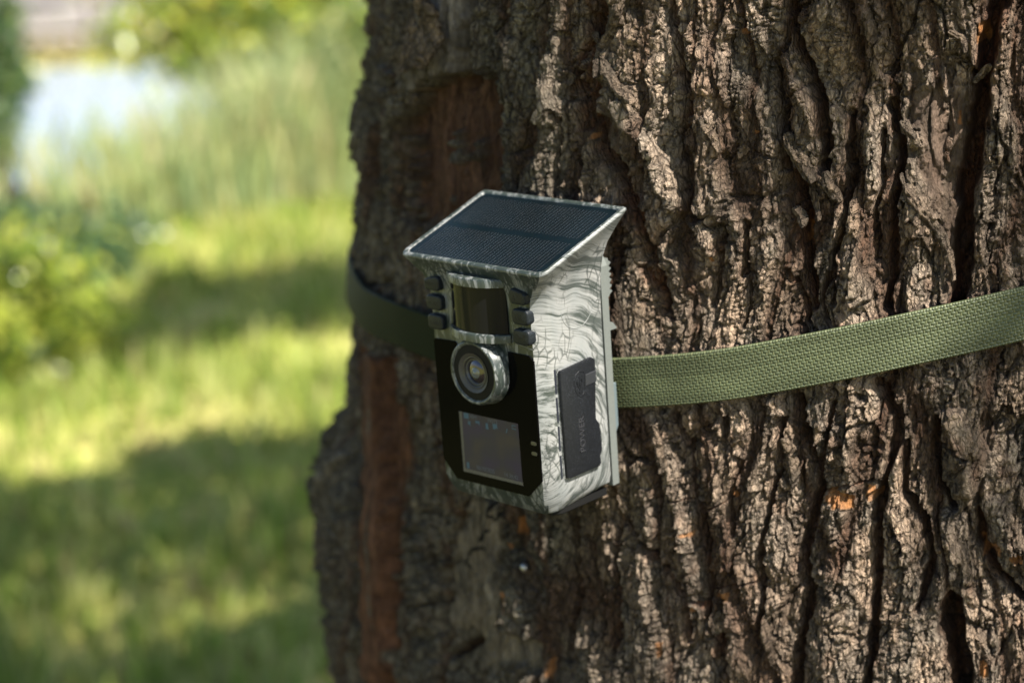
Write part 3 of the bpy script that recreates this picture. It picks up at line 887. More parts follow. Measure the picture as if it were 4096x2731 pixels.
bark_strip(c6([(1690, 640), (1740, 690), (1790, 720)]), 12, 2, 6, curl=1.6, tone=1.05, seed=11)
bark_strip(c7([(318, 560), (335, 660), (345, 760)]), 13, 6, 2, curl=1.6, tone=1.1, seed=12)
bark_strip(c7([(800, 620), (830, 720), (840, 820)]), 15, 4, 6, curl=2, tone=.95, seed=13)
bark_strip(c7([(385, 180), (395, 240)]), 9, 4, 5, curl=1.4, tone=1.15, seed=14)
bark_strip(c7([(940, 560), (925, 650)]), 8, 5, 5, curl=1.2, tone=1.15, seed=15)
bark_strip(c5([(560, -30), (590, 300), (600, 560)]), 36, 5, 9, curl=1.5, tone=.85, seed=16)
bark_strip(c5([(700, -30), (700, 250), (690, 520)]), 60, 7, 10, curl=2.5, tone=.95, seed=17)
bark_strip(c5([(420, 650), (400, 780), (380, 900)]), 22, 4, 6, curl=2, tone=.8, seed=18)
bark_strip(c5([(1700, 560), (1715, 680)]), 10, 4, 5, curl=1.2, tone=.95, seed=19)
bark_strip(c5([(1890, 250), (1960, 420), (1990, 620)]), 12, 2, 4, curl=1.8, tone=.85, seed=20)
bark_strip(c7([(560, 1300), (545, 1350), (530, 1380)]), 20, 3, 6, curl=1.6, tone=.9, seed=21)

# ------------------------------------------------------------------ ground, water, far bank
def ground_z(x, y):
    # pond basin ahead on the left, low far bank behind it
    shore = 8.5 + 0.55 * np.clip(x + 2.6, 0, 6)
    pond = ss(0.0, 0.9, y - shore) * (1 - ss(16.6, 17.1, y)) * ss(1.6, 0.6, x)
    return 0.03 * np.sin(x * 1.3) * np.sin(y * 0.9) * ss(1.5, 3, np.hypot(x - AX[0], y - AX[1])) - 0.75 * pond - 0.12 * ss(16, 17, y)


def far_axis(a, b, n):
    c = np.linspace(a, b, n)
    return np.unique(np.concatenate([-np.geomspace(-a, 400, 16)[1:][::-1] if a < 0 else [], c, np.geomspace(b, 400, 16)[1:]]))


gx = far_axis(-12, 6, 110); gy = far_axis(-6, 24, 150)
GX, GY = np.meshgrid(gx, gy)
GZ = ground_z(GX, GY)
gm, nt, b = new_mat('lawn_soil')
na = N(nt, 'ShaderNodeTexNoise'); na.inputs['Scale'].default_value = 1.6; na.inputs['Detail'].default_value = 6
nb = N(nt, 'ShaderNodeTexNoise'); nb.inputs['Scale'].default_value = 22; nb.inputs['Detail'].default_value = 4
v_ = mapping(nt, (1, 1, 1)); L(nt, v_, na.inputs['Vector']); L(nt, v_, nb.inputs['Vector'])
c1_ = ramp(nt, na.outputs[0], [(0.35, (0.242, 0.274, 0.056)), (0.55, (0.370, 0.363, 0.105)), (0.7, (0.451, 0.387, 0.169))])
c2_ = ramp(nt, nb.outputs[0], [(0.3, (.55,) * 3), (0.7, (1.25,) * 3)])
sx_ = N(nt, 'ShaderNodeVectorMath', operation='DISTANCE'); L(nt, v_, sx_.inputs[0]); sx_.inputs[1].default_value = (.3, -.4, 0)
ad = N(nt, 'ShaderNodeMath', operation='MULTIPLY_ADD'); L(nt, na.outputs[0], ad.inputs[0]); ad.inputs[1].default_value = 2.2; L(nt, sx_.outputs['Value'], ad.inputs[2])
dk = N(nt, 'ShaderNodeMapRange'); L(nt, ad.outputs[0], dk.inputs[0]); dk.inputs[1].default_value = 3.6; dk.inputs[2].default_value = 4.6
added_soil = mixc(nt, 1.0, (.085, .066, .046), c2_, 'MULTIPLY')  # dark earth added round the tree to cut green bounce light
L(nt, mixc(nt, dk.outputs[0], added_soil, mixc(nt, 1.0, c1_, c2_, 'MULTIPLY')), b.inputs['Base Color'])
b.inputs['Roughness'].default_value = 0.95; b.inputs['Specular IOR Level'].default_value = 0.1
tag(mesh_np('ground', np.stack([GX, GY, GZ], -1).reshape(-1, 3), grid_faces(len(gx), len(gy)), gm), kind='structure')
wm, nt, b = new_mat('pond_water')
b.inputs['Base Color'].default_value = (.30, .385, .49, 1)  # pale reflection of the sky put into the base colour
b.inputs['Roughness'].default_value = 0.12
b.inputs['IOR'].default_value = 1.33
nz = N(nt, 'ShaderNodeTexNoise'); nz.inputs['Scale'].default_value = 5; nz.inputs['Detail'].default_value = 3
L(nt, mapping(nt, (1, 2.5, 1)), nz.inputs['Vector'])
bp = N(nt, 'ShaderNodeBump'); bp.inputs['Strength'].default_value = 0.25; bp.inputs['Distance'].default_value = 0.03
L(nt, nz.outputs[0], bp.inputs['Height']); L(nt, bp.outputs[0], b.inputs['Normal'])
wx_ = np.linspace(-90, 3, 24); wy_ = np.linspace(8.4, 17.2, 12)
WX, WY = np.meshgrid(wx_, wy_)
tag(mesh_np('water', np.stack([WX, WY, 0 * WX - 0.22], -1).reshape(-1, 3), grid_faces(24, 12), wm), kind='structure')


def blades(name, pts, hts, wid, cols, lean=0.35, mat=None, parent=None):
    """one mesh of thin three-sided blades: base pair, mid pair, tip"""
    n = len(pts)
    a = rng.uniform(0, 2 * np.pi, n)
    dx, dy = np.cos(a), np.sin(a)
    b2 = rng.uniform(0, 2 * np.pi, n)
    lx, ly = np.cos(b2) * lean * rng.uniform(.2, 1, n) * hts, np.sin(b2) * lean * rng.uniform(.2, 1, n) * hts
    w = wid * rng.uniform(.6, 1.3, n)
    P = np.zeros((n, 5, 3), np.float32)
    z0 = pts[:, 2] - 0.01
    P[:, 0] = np.stack([pts[:, 0] - dx * w, pts[:, 1] - dy * w, z0], 1)
    P[:, 1] = np.stack([pts[:, 0] + dx * w, pts[:, 1] + dy * w, z0], 1)
    P[:, 2] = np.stack([pts[:, 0] + lx * .35 + dx * w * .8, pts[:, 1] + ly * .35 + dy * w * .8, z0 + hts * .6], 1)
    P[:, 3] = np.stack([pts[:, 0] + lx * .35 - dx * w * .8, pts[:, 1] + ly * .35 - dy * w * .8, z0 + hts * .6], 1)
    P[:, 4] = np.stack([pts[:, 0] + lx, pts[:, 1] + ly, z0 + hts], 1)
    o = np.arange(n)[:, None] * 5
    f = np.concatenate([o + np.array([[0, 1, 2]]), o + np.array([[0, 2, 3]]), o + np.array([[3, 2, 4]])], 0)
    return mesh_np(name, P.reshape(-1, 3), f, mat or blade_mat, parent, smooth=False, colors=np.repeat(cols, 5, 0))


def lerp_cols(n, cs, w=None):
    i = rng.choice(len(cs), n, p=w)
    c = np.array(cs)[i] * rng.uniform(.75, 1.25, (n, 1))
    return c


# lawn
n = 42000
y = 2.3 + (rng.uniform(0, 1, n) ** 1.7) * 13.0
x = -0.10 * y - 0.2 + rng.uniform(-1, 1, n) * (0.9 + 0.22 * y)
pz = ground_z(x, y)
ok = (pz > -0.2) & (np.hypot(x - AX[0], y - AX[1]) > 0.55)
x, y, pz = x[ok], y[ok], pz[ok]
clump = fbm(x / .7, y / .7, 301, 3)
hts = np.clip(rng.uniform(.03, .09, len(x)) * (1 + .9 * clump), .02, .2) * (1 + .04 * y)
gc = lerp_cols(len(x), [(0.199, 0.299, 0.050), (0.368, 0.427, 0.092), (0.505, 0.513, 0.186), (0.460, 0.376, 0.186)], [.2, .38, .32, .1])
k = ss(-.1, .5, clump)[:, None]
gc = gc * (1 - .4 * k) + np.array([.15, .23, .04]) * .4 * k
tag(blades('grass', np.stack([x, y, pz], 1), hts, 0.006 * (1 + .12 * y), gc, .55), kind='stuff')

# reeds along the near shore
n = 6500
t = rng.uniform(0, 1, n) ** .6
x = -3.3 + t * 3.6
y = 7.4 + .55 * np.clip(x + 2.6, 0, 6) + np.abs(rng.normal(0, .75, n))
dn = np.clip(.10 + .9 * ss(-2.0, -.9, x), 0, 1)
keep = rng.uniform(0, 1, n) < dn
x, y = x[keep], y[keep]
hts = rng.uniform(.22, .55, len(x)) * (1 + .55 * ss(-1.7, -.6, x))
rc_ = lerp_cols(len(x), [(0.374, 0.444, 0.188), (0.537, 0.537, 0.258), (0.725, 0.607, 0.374), (0.258, 0.351, 0.176)], [.40, .26, .09, .25])
tag(blades('reeds', np.stack([x, y, np.maximum(ground_z(x, y), -.3)], 1), hts, .011, rc_, .5), kind='stuff')


def leaves_mesh(name, P, size, cols, parent=None, aspect=.42, root=None):
    """one mesh of bent two-quad leaves at points P"""
    n = len(P)
    d = rng.normal(0, 1, (n, 3)); d[:, 2] -= .35
    d /= np.linalg.norm(d, axis=1, keepdims=True)
    q = rng.normal(0, 1, (n, 3)); sd = np.cross(d, q); sd /= np.linalg.norm(sd, axis=1, keepdims=True) + 1e-9
    s = (size * rng.uniform(.7, 1.3, n))[:, None]
    Q = np.zeros((n, 4, 3), np.float32)
    Q[:, 0] = P; Q[:, 1] = P + d * s * .5 + sd * s * aspect * .5
    Q[:, 2] = P + d * s; Q[:, 3] = P + d * s * .5 - sd * s * aspect * .5
    f = np.arange(n * 4).reshape(n, 4)
    return mesh_np(name, Q.reshape(-1, 3), f, leaf_mat, parent, smooth=False, colors=np.repeat(cols, 4, 0))


def tube(name, pts, rads, mat, parent=None, seg=8, colors=None):
    pts = np.array(pts, float); n = len(pts)
    tg = np.gradient(pts, axis=0); tg /= np.linalg.norm(tg, axis=1, keepdims=True) + 1e-12
    ref = np.array([0.3, 0.2, 1.0]) if abs(tg[0, 2]) < .9 else np.array([1.0, .1, 0])
    V_ = []
    for p, t_, r in zip(pts, tg, rads):
        a = np.cross(t_, ref); a /= np.linalg.norm(a) + 1e-12; b_ = np.cross(t_, a)
        an = np.linspace(0, 2 * np.pi, seg, endpoint=False)
        V_.append(p + r * (np.cos(an)[:, None] * a + np.sin(an)[:, None] * b_))
    return mesh_np(name, np.concatenate(V_), grid_faces(seg, n, True), mat, parent, colors=None if colors is None else np.tile(colors, (n * seg, 1)))


def shrub(name, loc, rx, ry, rz, zc, nleaf, size, palette, weights, label, cat, stems=6, clumps=26, group=None):
    root = tag(empty(name, loc), label, cat, group)
    loc = np.array(loc)
    cc = rng.normal(0, 1, (clumps, 3)); cc /= np.linalg.norm(cc, axis=1, keepdims=True)
    cc *= rng.uniform(.35, .95, (clumps, 1)); cc *= [rx, ry, rz]; cc[:, 2] += zc
    k = rng.integers(0, clumps, nleaf)
    P = cc[k] + rng.normal(0, 1, (nleaf, 3)) * np.array([rx, ry, rz]) * .2
    P[:, 2] = np.maximum(P[:, 2], .06)
    cl = lerp_cols(nleaf, palette, weights) * (0.75 + .5 * _RV[k * 17 % 65536])[:, None]
    o = leaves_mesh('crown', P, size, cl, root)
    tag(o, kind='stuff')
    wood = np.array([.12, .085, .055])
    for i in range(stems):
        e = cc[rng.integers(0, clumps)]
        mid = e * np.array([.35, .35, .55]) + rng.normal(0, .04, 3)
        st = np.array([rng.normal(0, .05), rng.normal(0, .05), -.05])
        tube('stem' if rz < 1.4 else 'branch', [st, st * .5 + mid * .5, mid, e], np.array([.025, .02, .014, .005]) * (1 + rz), bark_mat, root, 6, wood)
    return root


g = ground_at(60, 885)
shrub('shrub', (g[0], g[1], 0), .27, .25, .22, .24, 3600, .05,
      [(0.24, 0.33, 0.04), (0.44, 0.47, 0.075), (0.05, 0.09, 0.02)], [.33, .37, .3], 'sunlit yellow-green leafy shrub at the left edge beside the grass', 'shrub', 7)  # darkest leaf colour stands in for shadow inside the shrub
g = ground_at(120, 650)
shrub('shrub', (g[0], g[1], 0), .33, .3, .17, .17, 3000, .06,
      [(.05, .10, .05), (.08, .14, .06), (.14, .20, .06)], [.4, .4, .2], 'dark blue-green low bush behind the sunlit shrub, by the reeds', 'shrub', 6)
g = ground_at(15, 480)
shrub('sapling', (g[0], g[1], 0), .15, .15, .42, .56, 2200, .055,
      [(.06, .11, .05), (.09, .16, .05), (.18, .24, .06)], [.4, .4, .2], 'slim dark green sapling in front of the pond at left edge', 'sapling', 4, 12)
shrub('willow_shrub', (-1.2, 9.7, -.25), .58, .4, .42, .93, 5200, .075,
      [(.26, .34, .04), (.42, .42, .05), (.08, .14, .03), (.34, .27, .05)], [.35, .25, .3, .1], 'yellow-green willow shrub hanging over the reeds at top', 'shrub', 7)
shrub('willow_shrub', (-.62, 8.9, -.1), .42, .3, .40, .60, 3600, .07,
      [(.07, .12, .04), (.16, .22, .07), (.30, .34, .06)], [.4, .35, .25], 'mid-green leafy shrub beside the left edge of the trunk', 'shrub', 7)
# far bank: pale stone wall, boulder and dry tussocks
stone = plain('pale_stone', (.34, .31, .30), .9, .2, noise=.3, nscale=5, bump=.3)
wall = tag(empty('stone_wall', (-3.0, 17.9, -.1)), 'low grey stone wall along the far bank of the pond', 'wall')
bx0 = -6.5
blocks = None
for row in range(3):
    xx = -4.2 + (row % 2) * .22
    while xx < 3.2:
        w_ = random.uniform(.38, .62); h_ = .26
        if blocks is None or True:
            bm = bmesh.new(); bmesh.ops.create_cube(bm, size=1)
            for v in bm.verts:
                v.co = Vector((v.co.x * (w_ - .03), v.co.y * random.uniform(.36, .44), v.co.z * (h_ - .025)))
            bmesh.ops.bevel(bm, geom=bm.edges[:], offset=.025, segments=1, affect='EDGES')
            o = from_bm('stone', bm, stone, wall)
        o.location = (xx + w_ / 2, random.uniform(-.02, .02), -.02 + row * .26)
        xx += w_
bm = bmesh.new(); bmesh.ops.create_icosphere(bm, subdivisions=3, radius=.28)
for v in bm.verts:
    k = 1 + .16 * float(perlin(np.array([v.co.x * 4 + 3.]), np.array([v.co.y * 4 + v.co.z * 5]), 77)[0])
    v.co = Vector((v.co.x * k * 1.1, v.co.y * k, v.co.z * k * .82))
bl = from_bm('boulder', bm, plain('white_stone', (.40, .37, .37), .8, .3, noise=.12, nscale=6), None, 60)
bl.location = (-2.95, 17.35, .05)
tag(bl, 'pale rounded boulder in front of the far stone wall', 'boulder')
n = 3800
x = rng.uniform(-7, 3.5, n); y = 16.85 + np.abs(rng.normal(0, .35, n))
dc = lerp_cols(n, [(0.322, 0.252, 0.119), (0.350, 0.294, 0.154), (0.168, 0.182, 0.056)], [.4, .3, .3])
tag(blades('dry_grass', np.stack([x, y, ground_z(x, y)], 1), rng.uniform(.06, .2, n), .014, dc, .5), kind='stuff')
# ------------------------------------------------------------------ crown of the big tree
for i, (a, reach, hz) in enumerate([(-38, 2.6, 4.0), (10, 2.9, 4.6), (95, 2.6, 4.9), (170, 3.0, 4.5), (-150, 2.2, 5.2), (-80, 2.0, 5.4)]):
    a = DEG(a)
    p0 = np.array([AX[0] + .18 * math.cos(a), AX[1] + .18 * math.sin(a), 2.35])
    p3 = np.array([AX[0] + reach * math.cos(a), AX[1] + reach * math.sin(a), hz])
    p1 = p0 * .7 + p3 * .3 + [0, 0, .45]; p2 = p0 * .35 + p3 * .65 + [0, 0, .35]
    rel(tube('limb', [p0 - [0, 0, .15], p0, p1, p2, p3], [.2, .18, .12, .08, .02], bark_mat, None, 10, np.array([.2, .165, .125])))

SHADE_T = [  # dappled shade on the trunk: ellipses in picture px (x, y, rx, ry, density)
    (1990, 95, 270, 85, .95), (2000, 300, 70, 70, .7), (2290, 900, 70, 110, .8), (1640, 1180, 90, 120, .3), (1950, 1440, 110, 110, .5),
    (1400, 250, 60, 220, .4), (1870, 560, 40, 150, .3), (1360, 1380, 110, 180, .7),
    (2320, 480, 40, 90, .4), (2250, 1380, 70, 80, .25),
]


def below(px_, ln):
    return np.interp(px_, [p[0] for p in ln], [p[1] for p in ln])


LIT_LO = [(-2000, 1150), (0, 1120), (248, 1100), (322, 1040), (470, 1000), (670, 1013), (1500, 1010)]
LIT_HI = [(-2000, 960), (0, 912), (221, 892), (416, 832), (570, 785), (790, 772), (1500, 740)]
BAND_T = [(-2000, 800), (300, 720), (355, 650), (536, 640), (670, 612), (805, 600), (1500, 560)]


def want(P):
    """chance that a leaf may hang at P, from where its shade would fall"""
    t = P[:, 2] / SD[2]
    G = P - SD * t[:, None]
    pp = pix(G)
    fr = (((G - CP) @ CW)[:, 2] > .5)
    w = np.where(G[:, 1] < 2.4, .75, .2)
    w = np.where((G[:, 1] < 2.4) & (np.abs(G[:, 0] + .75 * (G[:, 1] + 1) + 1.3) < .35), 0, w)
    inl = fr & (pp[:, 0] > -500) & (pp[:, 0] < 1300) & (pp[:, 1] > -100) & (pp[:, 1] < 1900)
    x_, y_ = pp[:, 0], pp[:, 1]
    sh = (y_ > below(x_, LIT_LO) + 10) | ((y_ < below(x_, LIT_HI)) & (y_ > below(x_, BAND_T)) & (x_ > 230))
    w = np.where(inl, np.where(sh, np.where(y_ > 1090, .62, .95), .0), w)
    # trunk face
    nrm = np.array([-.30, -.954, 0]); p0 = np.array([.12, .985, 1.2])
    tt = ((P - p0) @ nrm) / (SD @ nrm)
    Q = P - SD * tt[:, None]
    q = pix(Q)
    on = (q[:, 0] > 650) & (q[:, 0] < 2900) & (q[:, 1] > -600) & (q[:, 1] < 1900) & (tt > 0)
    s = np.zeros(len(P))
    for ex, ey, rx, ry, dn in SHADE_T:
        s = np.maximum(s, dn * (((q[:, 0] - ex) / rx) ** 2 + ((q[:, 1] - ey) / ry) ** 2 < 1))
    return np.where(on, np.where(s > 0, s * .016, 0), w), on


n = 220000
P = rng.normal(0, 1, (n, 3)); P /= np.linalg.norm(P, axis=1, keepdims=True)
P *= (rng.uniform(0, 1, (n, 1)) ** .45) * np.array([5.0, 5.0, 2.0]); P += [AX[0] + .7, AX[1] + 1.0, 4.9]
P = P[P[:, 2] > 2.75]
w, _ = want(P)
clk = fbm(P[:, 0] / .5 + 7, P[:, 1] / .5 + P[:, 2], 401, 2)
P = P[(rng.uniform(0, 1, len(P)) < w * np.clip(.75 + .9 * clk, .15, 1.2))]
if len(P) > 60000: P = P[rng.choice(len(P), 60000, replace=False)]
# a low spray of twigs toward the sun that dapples the trunk itself
tq = []
for ex, ey, rx, ry, dn in SHADE_T:
    for k in range(int(rx * ry * dn / 900)):
        a = random.uniform(0, 2 * math.pi); r = math.sqrt(random.random())
        thz = hit(ex + rx * r * math.cos(a), ey + ry * r * math.sin(a))
        p = P3((thz[0] - DEVN) * R0 * 1000, thz[1] * 1000, 0)
        dist = random.uniform(2.0, 3.4)
        tq.append(p + SD * dist + np.random.default_rng(k).normal(0, .012, 3))
P = np.concatenate([P, np.array(tq)])
# the device's roof edge and lit side lie in a gap of the foliage
for lp in ((-50, -4, 126), (-25, -4, 126), (0, -4, 126), (25, -4, 126), (50, -4, 126), (-50, 30, 138), (0, 15, 133), (25, 20, 134), (42, 20, 20), (42, 40, 20), (42, 30, 50), (42, 30, 90)):
    q = P - (DO + DR @ (np.array(lp) * .001))
    dd = np.linalg.norm(q - np.outer(q @ SD, SD), axis=1)
    okp = dd > .085
    nlow = len(tq); keep_low = okp[len(P) - nlow:].sum()
    tq = tq[:int(keep_low)]
    P = P[okp]
print('crown leaves', len(P), 'low spray', len(tq))
sz = np.full(len(P), .10); sz[len(P) - len(tq):] = .05
cr = leaves_mesh('crown', P - np.array(TL), sz, lerp_cols(len(P), [(.07, .115, .025), (.11, .16, .035)]), None, .36)
cr.parent = tree
tag(cr, kind='stuff')

# ------------------------------------------------------------------ strap
strap_mat, nt, b = new_mat('olive_webbing')
at = N(nt, 'ShaderNodeAttribute', attribute_name='tint')
L(nt, at.outputs['Color'], b.inputs['Base Color'])
b.inputs['Roughness'].default_value = .45
mr = N(nt, 'ShaderNodeMapRange'); L(nt, at.outputs['Fac'], mr.inputs[0]); mr.inputs[1].default_value = .02; mr.inputs[2].default_value = .06; mr.inputs[3].default_value = .02; mr.inputs[4].default_value = .45
L(nt, mr.outputs[0], b.inputs['Specular IOR Level'])
RT = [(1405, 812, 942), (1500, 808, 937), (1600, 798, 930), (1700, 783, 920), (1800, 765, 903), (1900, 745, 885), (2000, 728, 862), (2100, 708, 838), (2200, 690, 812), (2352, 655, 775), (2480, 622, 742)]
LT = [(700, 572, 690), (760, 598, 722), (808, 620, 752), (850, 640, 772), (900, 662, 797), (965, 686, 823), (1010, 703, 843)]
left = [uv(x_, (a + c) / 2) for x_, a, c in LT if x_ > 815]
right = [uv(x_, (a + c) / 2) for x_, a, c in RT]
dv = (MOUNT[2]) * 1000
path = sorted(left + right)
# runs on round the back of the trunk, level with its ends
path = [(path[0][0] - 300, path[0][1] + 6), (path[0][0] - 40, path[0][1] + 4), (path[0][0] - 15, path[0][1] + 2)] + path
pu = np.array([p[0] for p in path]); pv = np.array([p[1] for p in path])
su = np.concatenate([np.arange(pu[0], -345, 3.0), np.arange(-345, -40, .5), np.arange(-40, pu[-1], .27)])
sv = np.interp(su, pu, pv)
kw = 61
sv = np.convolve(np.pad(sv, kw // 2, 'edge'), np.ones(kw) / kw, 'valid')
# height that rests on the ridge tops
mx = []
for a, c in zip(su[::20], sv[::20]):
    i0, i1 = np.searchsorted(us, [a - 14, a + 14]); j0, j1 = np.searchsorted(vs, [c - 13, c + 13])
    mx.append(np.percentile(H[j0:j1, i0:max(i1, i0 + 1)], 97) if i1 > i0 else 2.0)
mx = np.array(mx)
mx = np.array([mx[max(0, i - 8):i + 9].max() for i in range(len(mx))])
mx = np.convolve(np.pad(mx, 10, 'edge'), np.ones(21) / 21, 'valid')
sh_ = np.interp(su, su[::20], mx) + 1.0
kcl = ss(70, 44, np.abs(su)); sh_ = sh_ * (1 - kcl) + np.minimum(sh_, 4.0) * kcl
HW = 13.4
kk = np.linspace(-HW, HW, 105)
slope = np.gradient(sv, su)
UU = su[:, None] - kk[None, :] * (slope / np.sqrt(1 + slope ** 2))[:, None]
VV = sv[:, None] + kk[None, :] / np.sqrt(1 + slope ** 2)[:, None]
# woven face: staggered warp floats with weft showing between
arc = np.concatenate([[0], np.cumsum(np.hypot(np.diff(su), np.diff(sv)))])
S_, K_ = np.meshgrid(arc, kk, indexing='ij')
row = (K_ + HW) / 1.5
ri = np.floor(row); rf = row - ri
px_w = S_ / 3.6 + 0.5 * (ri % 2) + .04 * np.sin(ri * 3.3)
pf = px_w - np.floor(px_w)
warp_ = np.sin(np.clip((pf - .02) / .72, 0, 1) * np.pi) ** .5 * np.sqrt(np.clip(1 - ((rf - .5) / .47) ** 2, 0, 1))
weft_ = np.clip(1 - ((pf - .87) / .12) ** 2, 0, 1) ** .5 * .55
wv = np.maximum(warp_ * .85, weft_)
edge = np.clip((HW - np.abs(K_)) / 1.0, 0, 1)
edge_c = np.where(np.abs(K_) > HW - 1.0, .55 + .35 * np.sin(S_ / .75 * np.pi), 0)
wv = np.maximum(wv * edge, edge_c)
off = sh_[:, None] + (.15 + .6 * ss(-30, 0, UU)) * wv - .9 * np.clip((np.abs(K_) - HW + .7) / .7, 0, 1)
t = UU / 1000 / R0 + DEVN
r = base_r(t, VV / 1000) + off / 1000
top = np.stack([AX[0] + r * np.cos(t), AX[1] + r * np.sin(t), VV / 1000], -1).reshape(-1, 3)
thn = 1.6
r2 = base_r(t[:, ::104], VV[:, ::104] / 1000) + (sh_[:, None] - thn) / 1000
bot = np.stack([AX[0] + r2 * np.cos(t[:, ::104]), AX[1] + r2 * np.sin(t[:, ::104]), VV[:, ::104] / 1000], -1).reshape(-1, 3)
na_, nb_ = len(su), len(kk)
f = grid_faces(nb_, na_)
ia = np.arange(na_ - 1)
o_ = na_ * nb_
fb = np.stack([o_ + ia * 2, o_ + (ia + 1) * 2, o_ + (ia + 1) * 2 + 1, o_ + ia * 2 + 1], -1)
fl = np.stack([ia * nb_, (ia + 1) * nb_, o_ + (ia + 1) * 2, o_ + ia * 2], -1)
fr_ = np.stack([ia * nb_ + nb_ - 1, o_ + ia * 2 + 1, o_ + (ia + 1) * 2 + 1, (ia + 1) * nb_ + nb_ - 1], -1)
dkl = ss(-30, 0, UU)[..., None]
g_ = (.72 + .28 * rng.uniform(0, 1, (60, 1))[ri.astype(int) % 60, 0])
yarn = np.where((weft_ > warp_ * .85)[..., None], np.array([0.115, 0.126, 0.061]), np.array([0.077, 0.095, 0.048])) * g_[..., None]
yarn = yarn * (1 + .22 * fbm(S_ / 30, K_ / 14, 501, 3) + .10 * perlin(S_ / 2.2, K_ / 1.7, 505))[..., None]
yarn = yarn * dkl + (1 - dkl) * np.array([.011, .016, .010])  # left run goes near black, its shade painted into the yarn colour
yarn = yarn.reshape(-1, 3)
yc = np.concatenate([yarn, np.tile([.08, .11, .05], (2 * na_, 1))])
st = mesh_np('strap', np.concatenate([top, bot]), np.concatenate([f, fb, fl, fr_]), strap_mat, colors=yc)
tag(st, 'olive green woven webbing strap wrapped round the trunk behind the camera', 'strap')

# nail in the bark under the device
tn = hit(1174, 1312)
nu0, nv0 = (tn[0] - DEVN) * R0 * 1000, tn[1] * 1000
bm = bmesh.new(); bmesh.ops.create_uvsphere(bm, u_segments=16, v_segments=8, radius=.0028)
bmesh.ops.create_cone(bm, cap_ends=True, segments=10, radius1=.0014, radius2=.0014, depth=.02, matrix=Matrix.Translation((0, 0, -.01)))
nail = from_bm('nail', bm, plain('steel', (.42, .42, .41), .42, .5, metal=1.0))
pn = P3(nu0, nv0, h_at(nu0, nv0)[0] + 2.5)
nail.location = pn
nail.rotation_euler = Vector((math.cos(tn[0]), math.sin(tn[0]), 0)).to_track_quat('Z', 'Y').to_euler()
tag(nail, 'small shiny nail head driven into grey bark below the camera', 'nail')

# ------------------------------------------------------------------ trail camera (local millimetres: x right, y into the tree, z up)
dev = tag(empty('trail_camera'), 'bark-print trail camera with tilted solar panel roof strapped to the trunk', 'trail camera')
dm = Matrix.Identity(4)
for i in range(3):
    for j in range(3): dm[i][j] = DR[i, j]
    dm[i][3] = DO[i]
dev.matrix_world = dm
MM = .001


def rr(cx, cz, w, h, r, n=5):
    pts = []
    for sx, sz, a0 in ((1, 1, 0), (-1, 1, 90), (-1, -1, 180), (1, -1, 270)):
        for k in range(n):
            a = DEG(a0 + 90 * k / (n - 1))
            pts.append((cx + sx * (w / 2 - r) + r * math.cos(a), cz + sz * (h / 2 - r) + r * math.sin(a)))
    return pts


def prism(bm, poly, a0, a1, axis='y', bev=0.0, seg=1):
    """extrude a 2D outline from a0 to a1; axis y: outline is (x,z); axis x: outline is (y,z); axis z: (x,y)"""
    def P(p, a):
        v = {'y': (p[0], a, p[1]), 'x': (a, p[0], p[1]), 'z': (p[0], p[1], a)}[axis]
        return Vector(v) * MM
    A = [bm.verts.new(P(p, a0)) for p in poly]; B = [bm.verts.new(P(p, a1)) for p in poly]
    n = len(poly)
    fs = [bm.faces.new(A), bm.faces.new(B[::-1])]
    for i in range(n):
        fs.append(bm.faces.new((A[i], B[i], B[(i + 1) % n], A[(i + 1) % n])))
    bmesh.ops.recalc_face_normals(bm, faces=fs)
    if bev:
        es = [e for e in fs[0].edges]
        bmesh.ops.bevel(bm, geom=es, offset=bev * MM, segments=seg, affect='EDGES', profile=.5)
    return fs


def part(name, mat, build, parent=dev, sharp=35):
    bm = bmesh.new(); build(bm)
    return from_bm(name, bm, mat, parent, sharp)


# body: stacked rings from chin to roof rim
def ring(hx, yf, yb, rx, ry, p, z0, sl, zref=0.0, nc=7, ns=10, rb=1.5):
    pts = []
    def arc(sx, front):
        q = []
        for k in range(nc):
            a = (math.pi / 2) * k / (nc - 1)
            ca, sa = max(0., math.cos(a)) ** (2 / p), max(0., math.sin(a)) ** (2 / p)
            if front: q.append((sx * (hx - rx + rx * sa), yf + ry - ry * ca))       # front centre-side -> side
            else: q.append((sx * (hx - rb + rb * math.cos(a)), yb - rb + rb * math.sin(a)))
        return q
    fr = arc(1, True); bk = arc(1, False)
    lb = [(-x_, y_) for x_, y_ in bk[::-1]]; lf = [(-x_, y_) for x_, y_ in fr[::-1]]
    seq = fr
    def lin(a, b, n_): return [(a[0] + (b[0] - a[0]) * k / n_, a[1] + (b[1] - a[1]) * k / n_) for k in range(1, n_)]
    pts = fr + lin(fr[-1], bk[0], ns) + bk + lin(bk[-1], lb[0], 4) + lb + lin(lb[-1], lf[0], ns) + lf + lin(lf[-1], fr[0], ns)
    return [(x_, y_, z0 + sl * (y_ - zref)) for x_, y_ in pts]


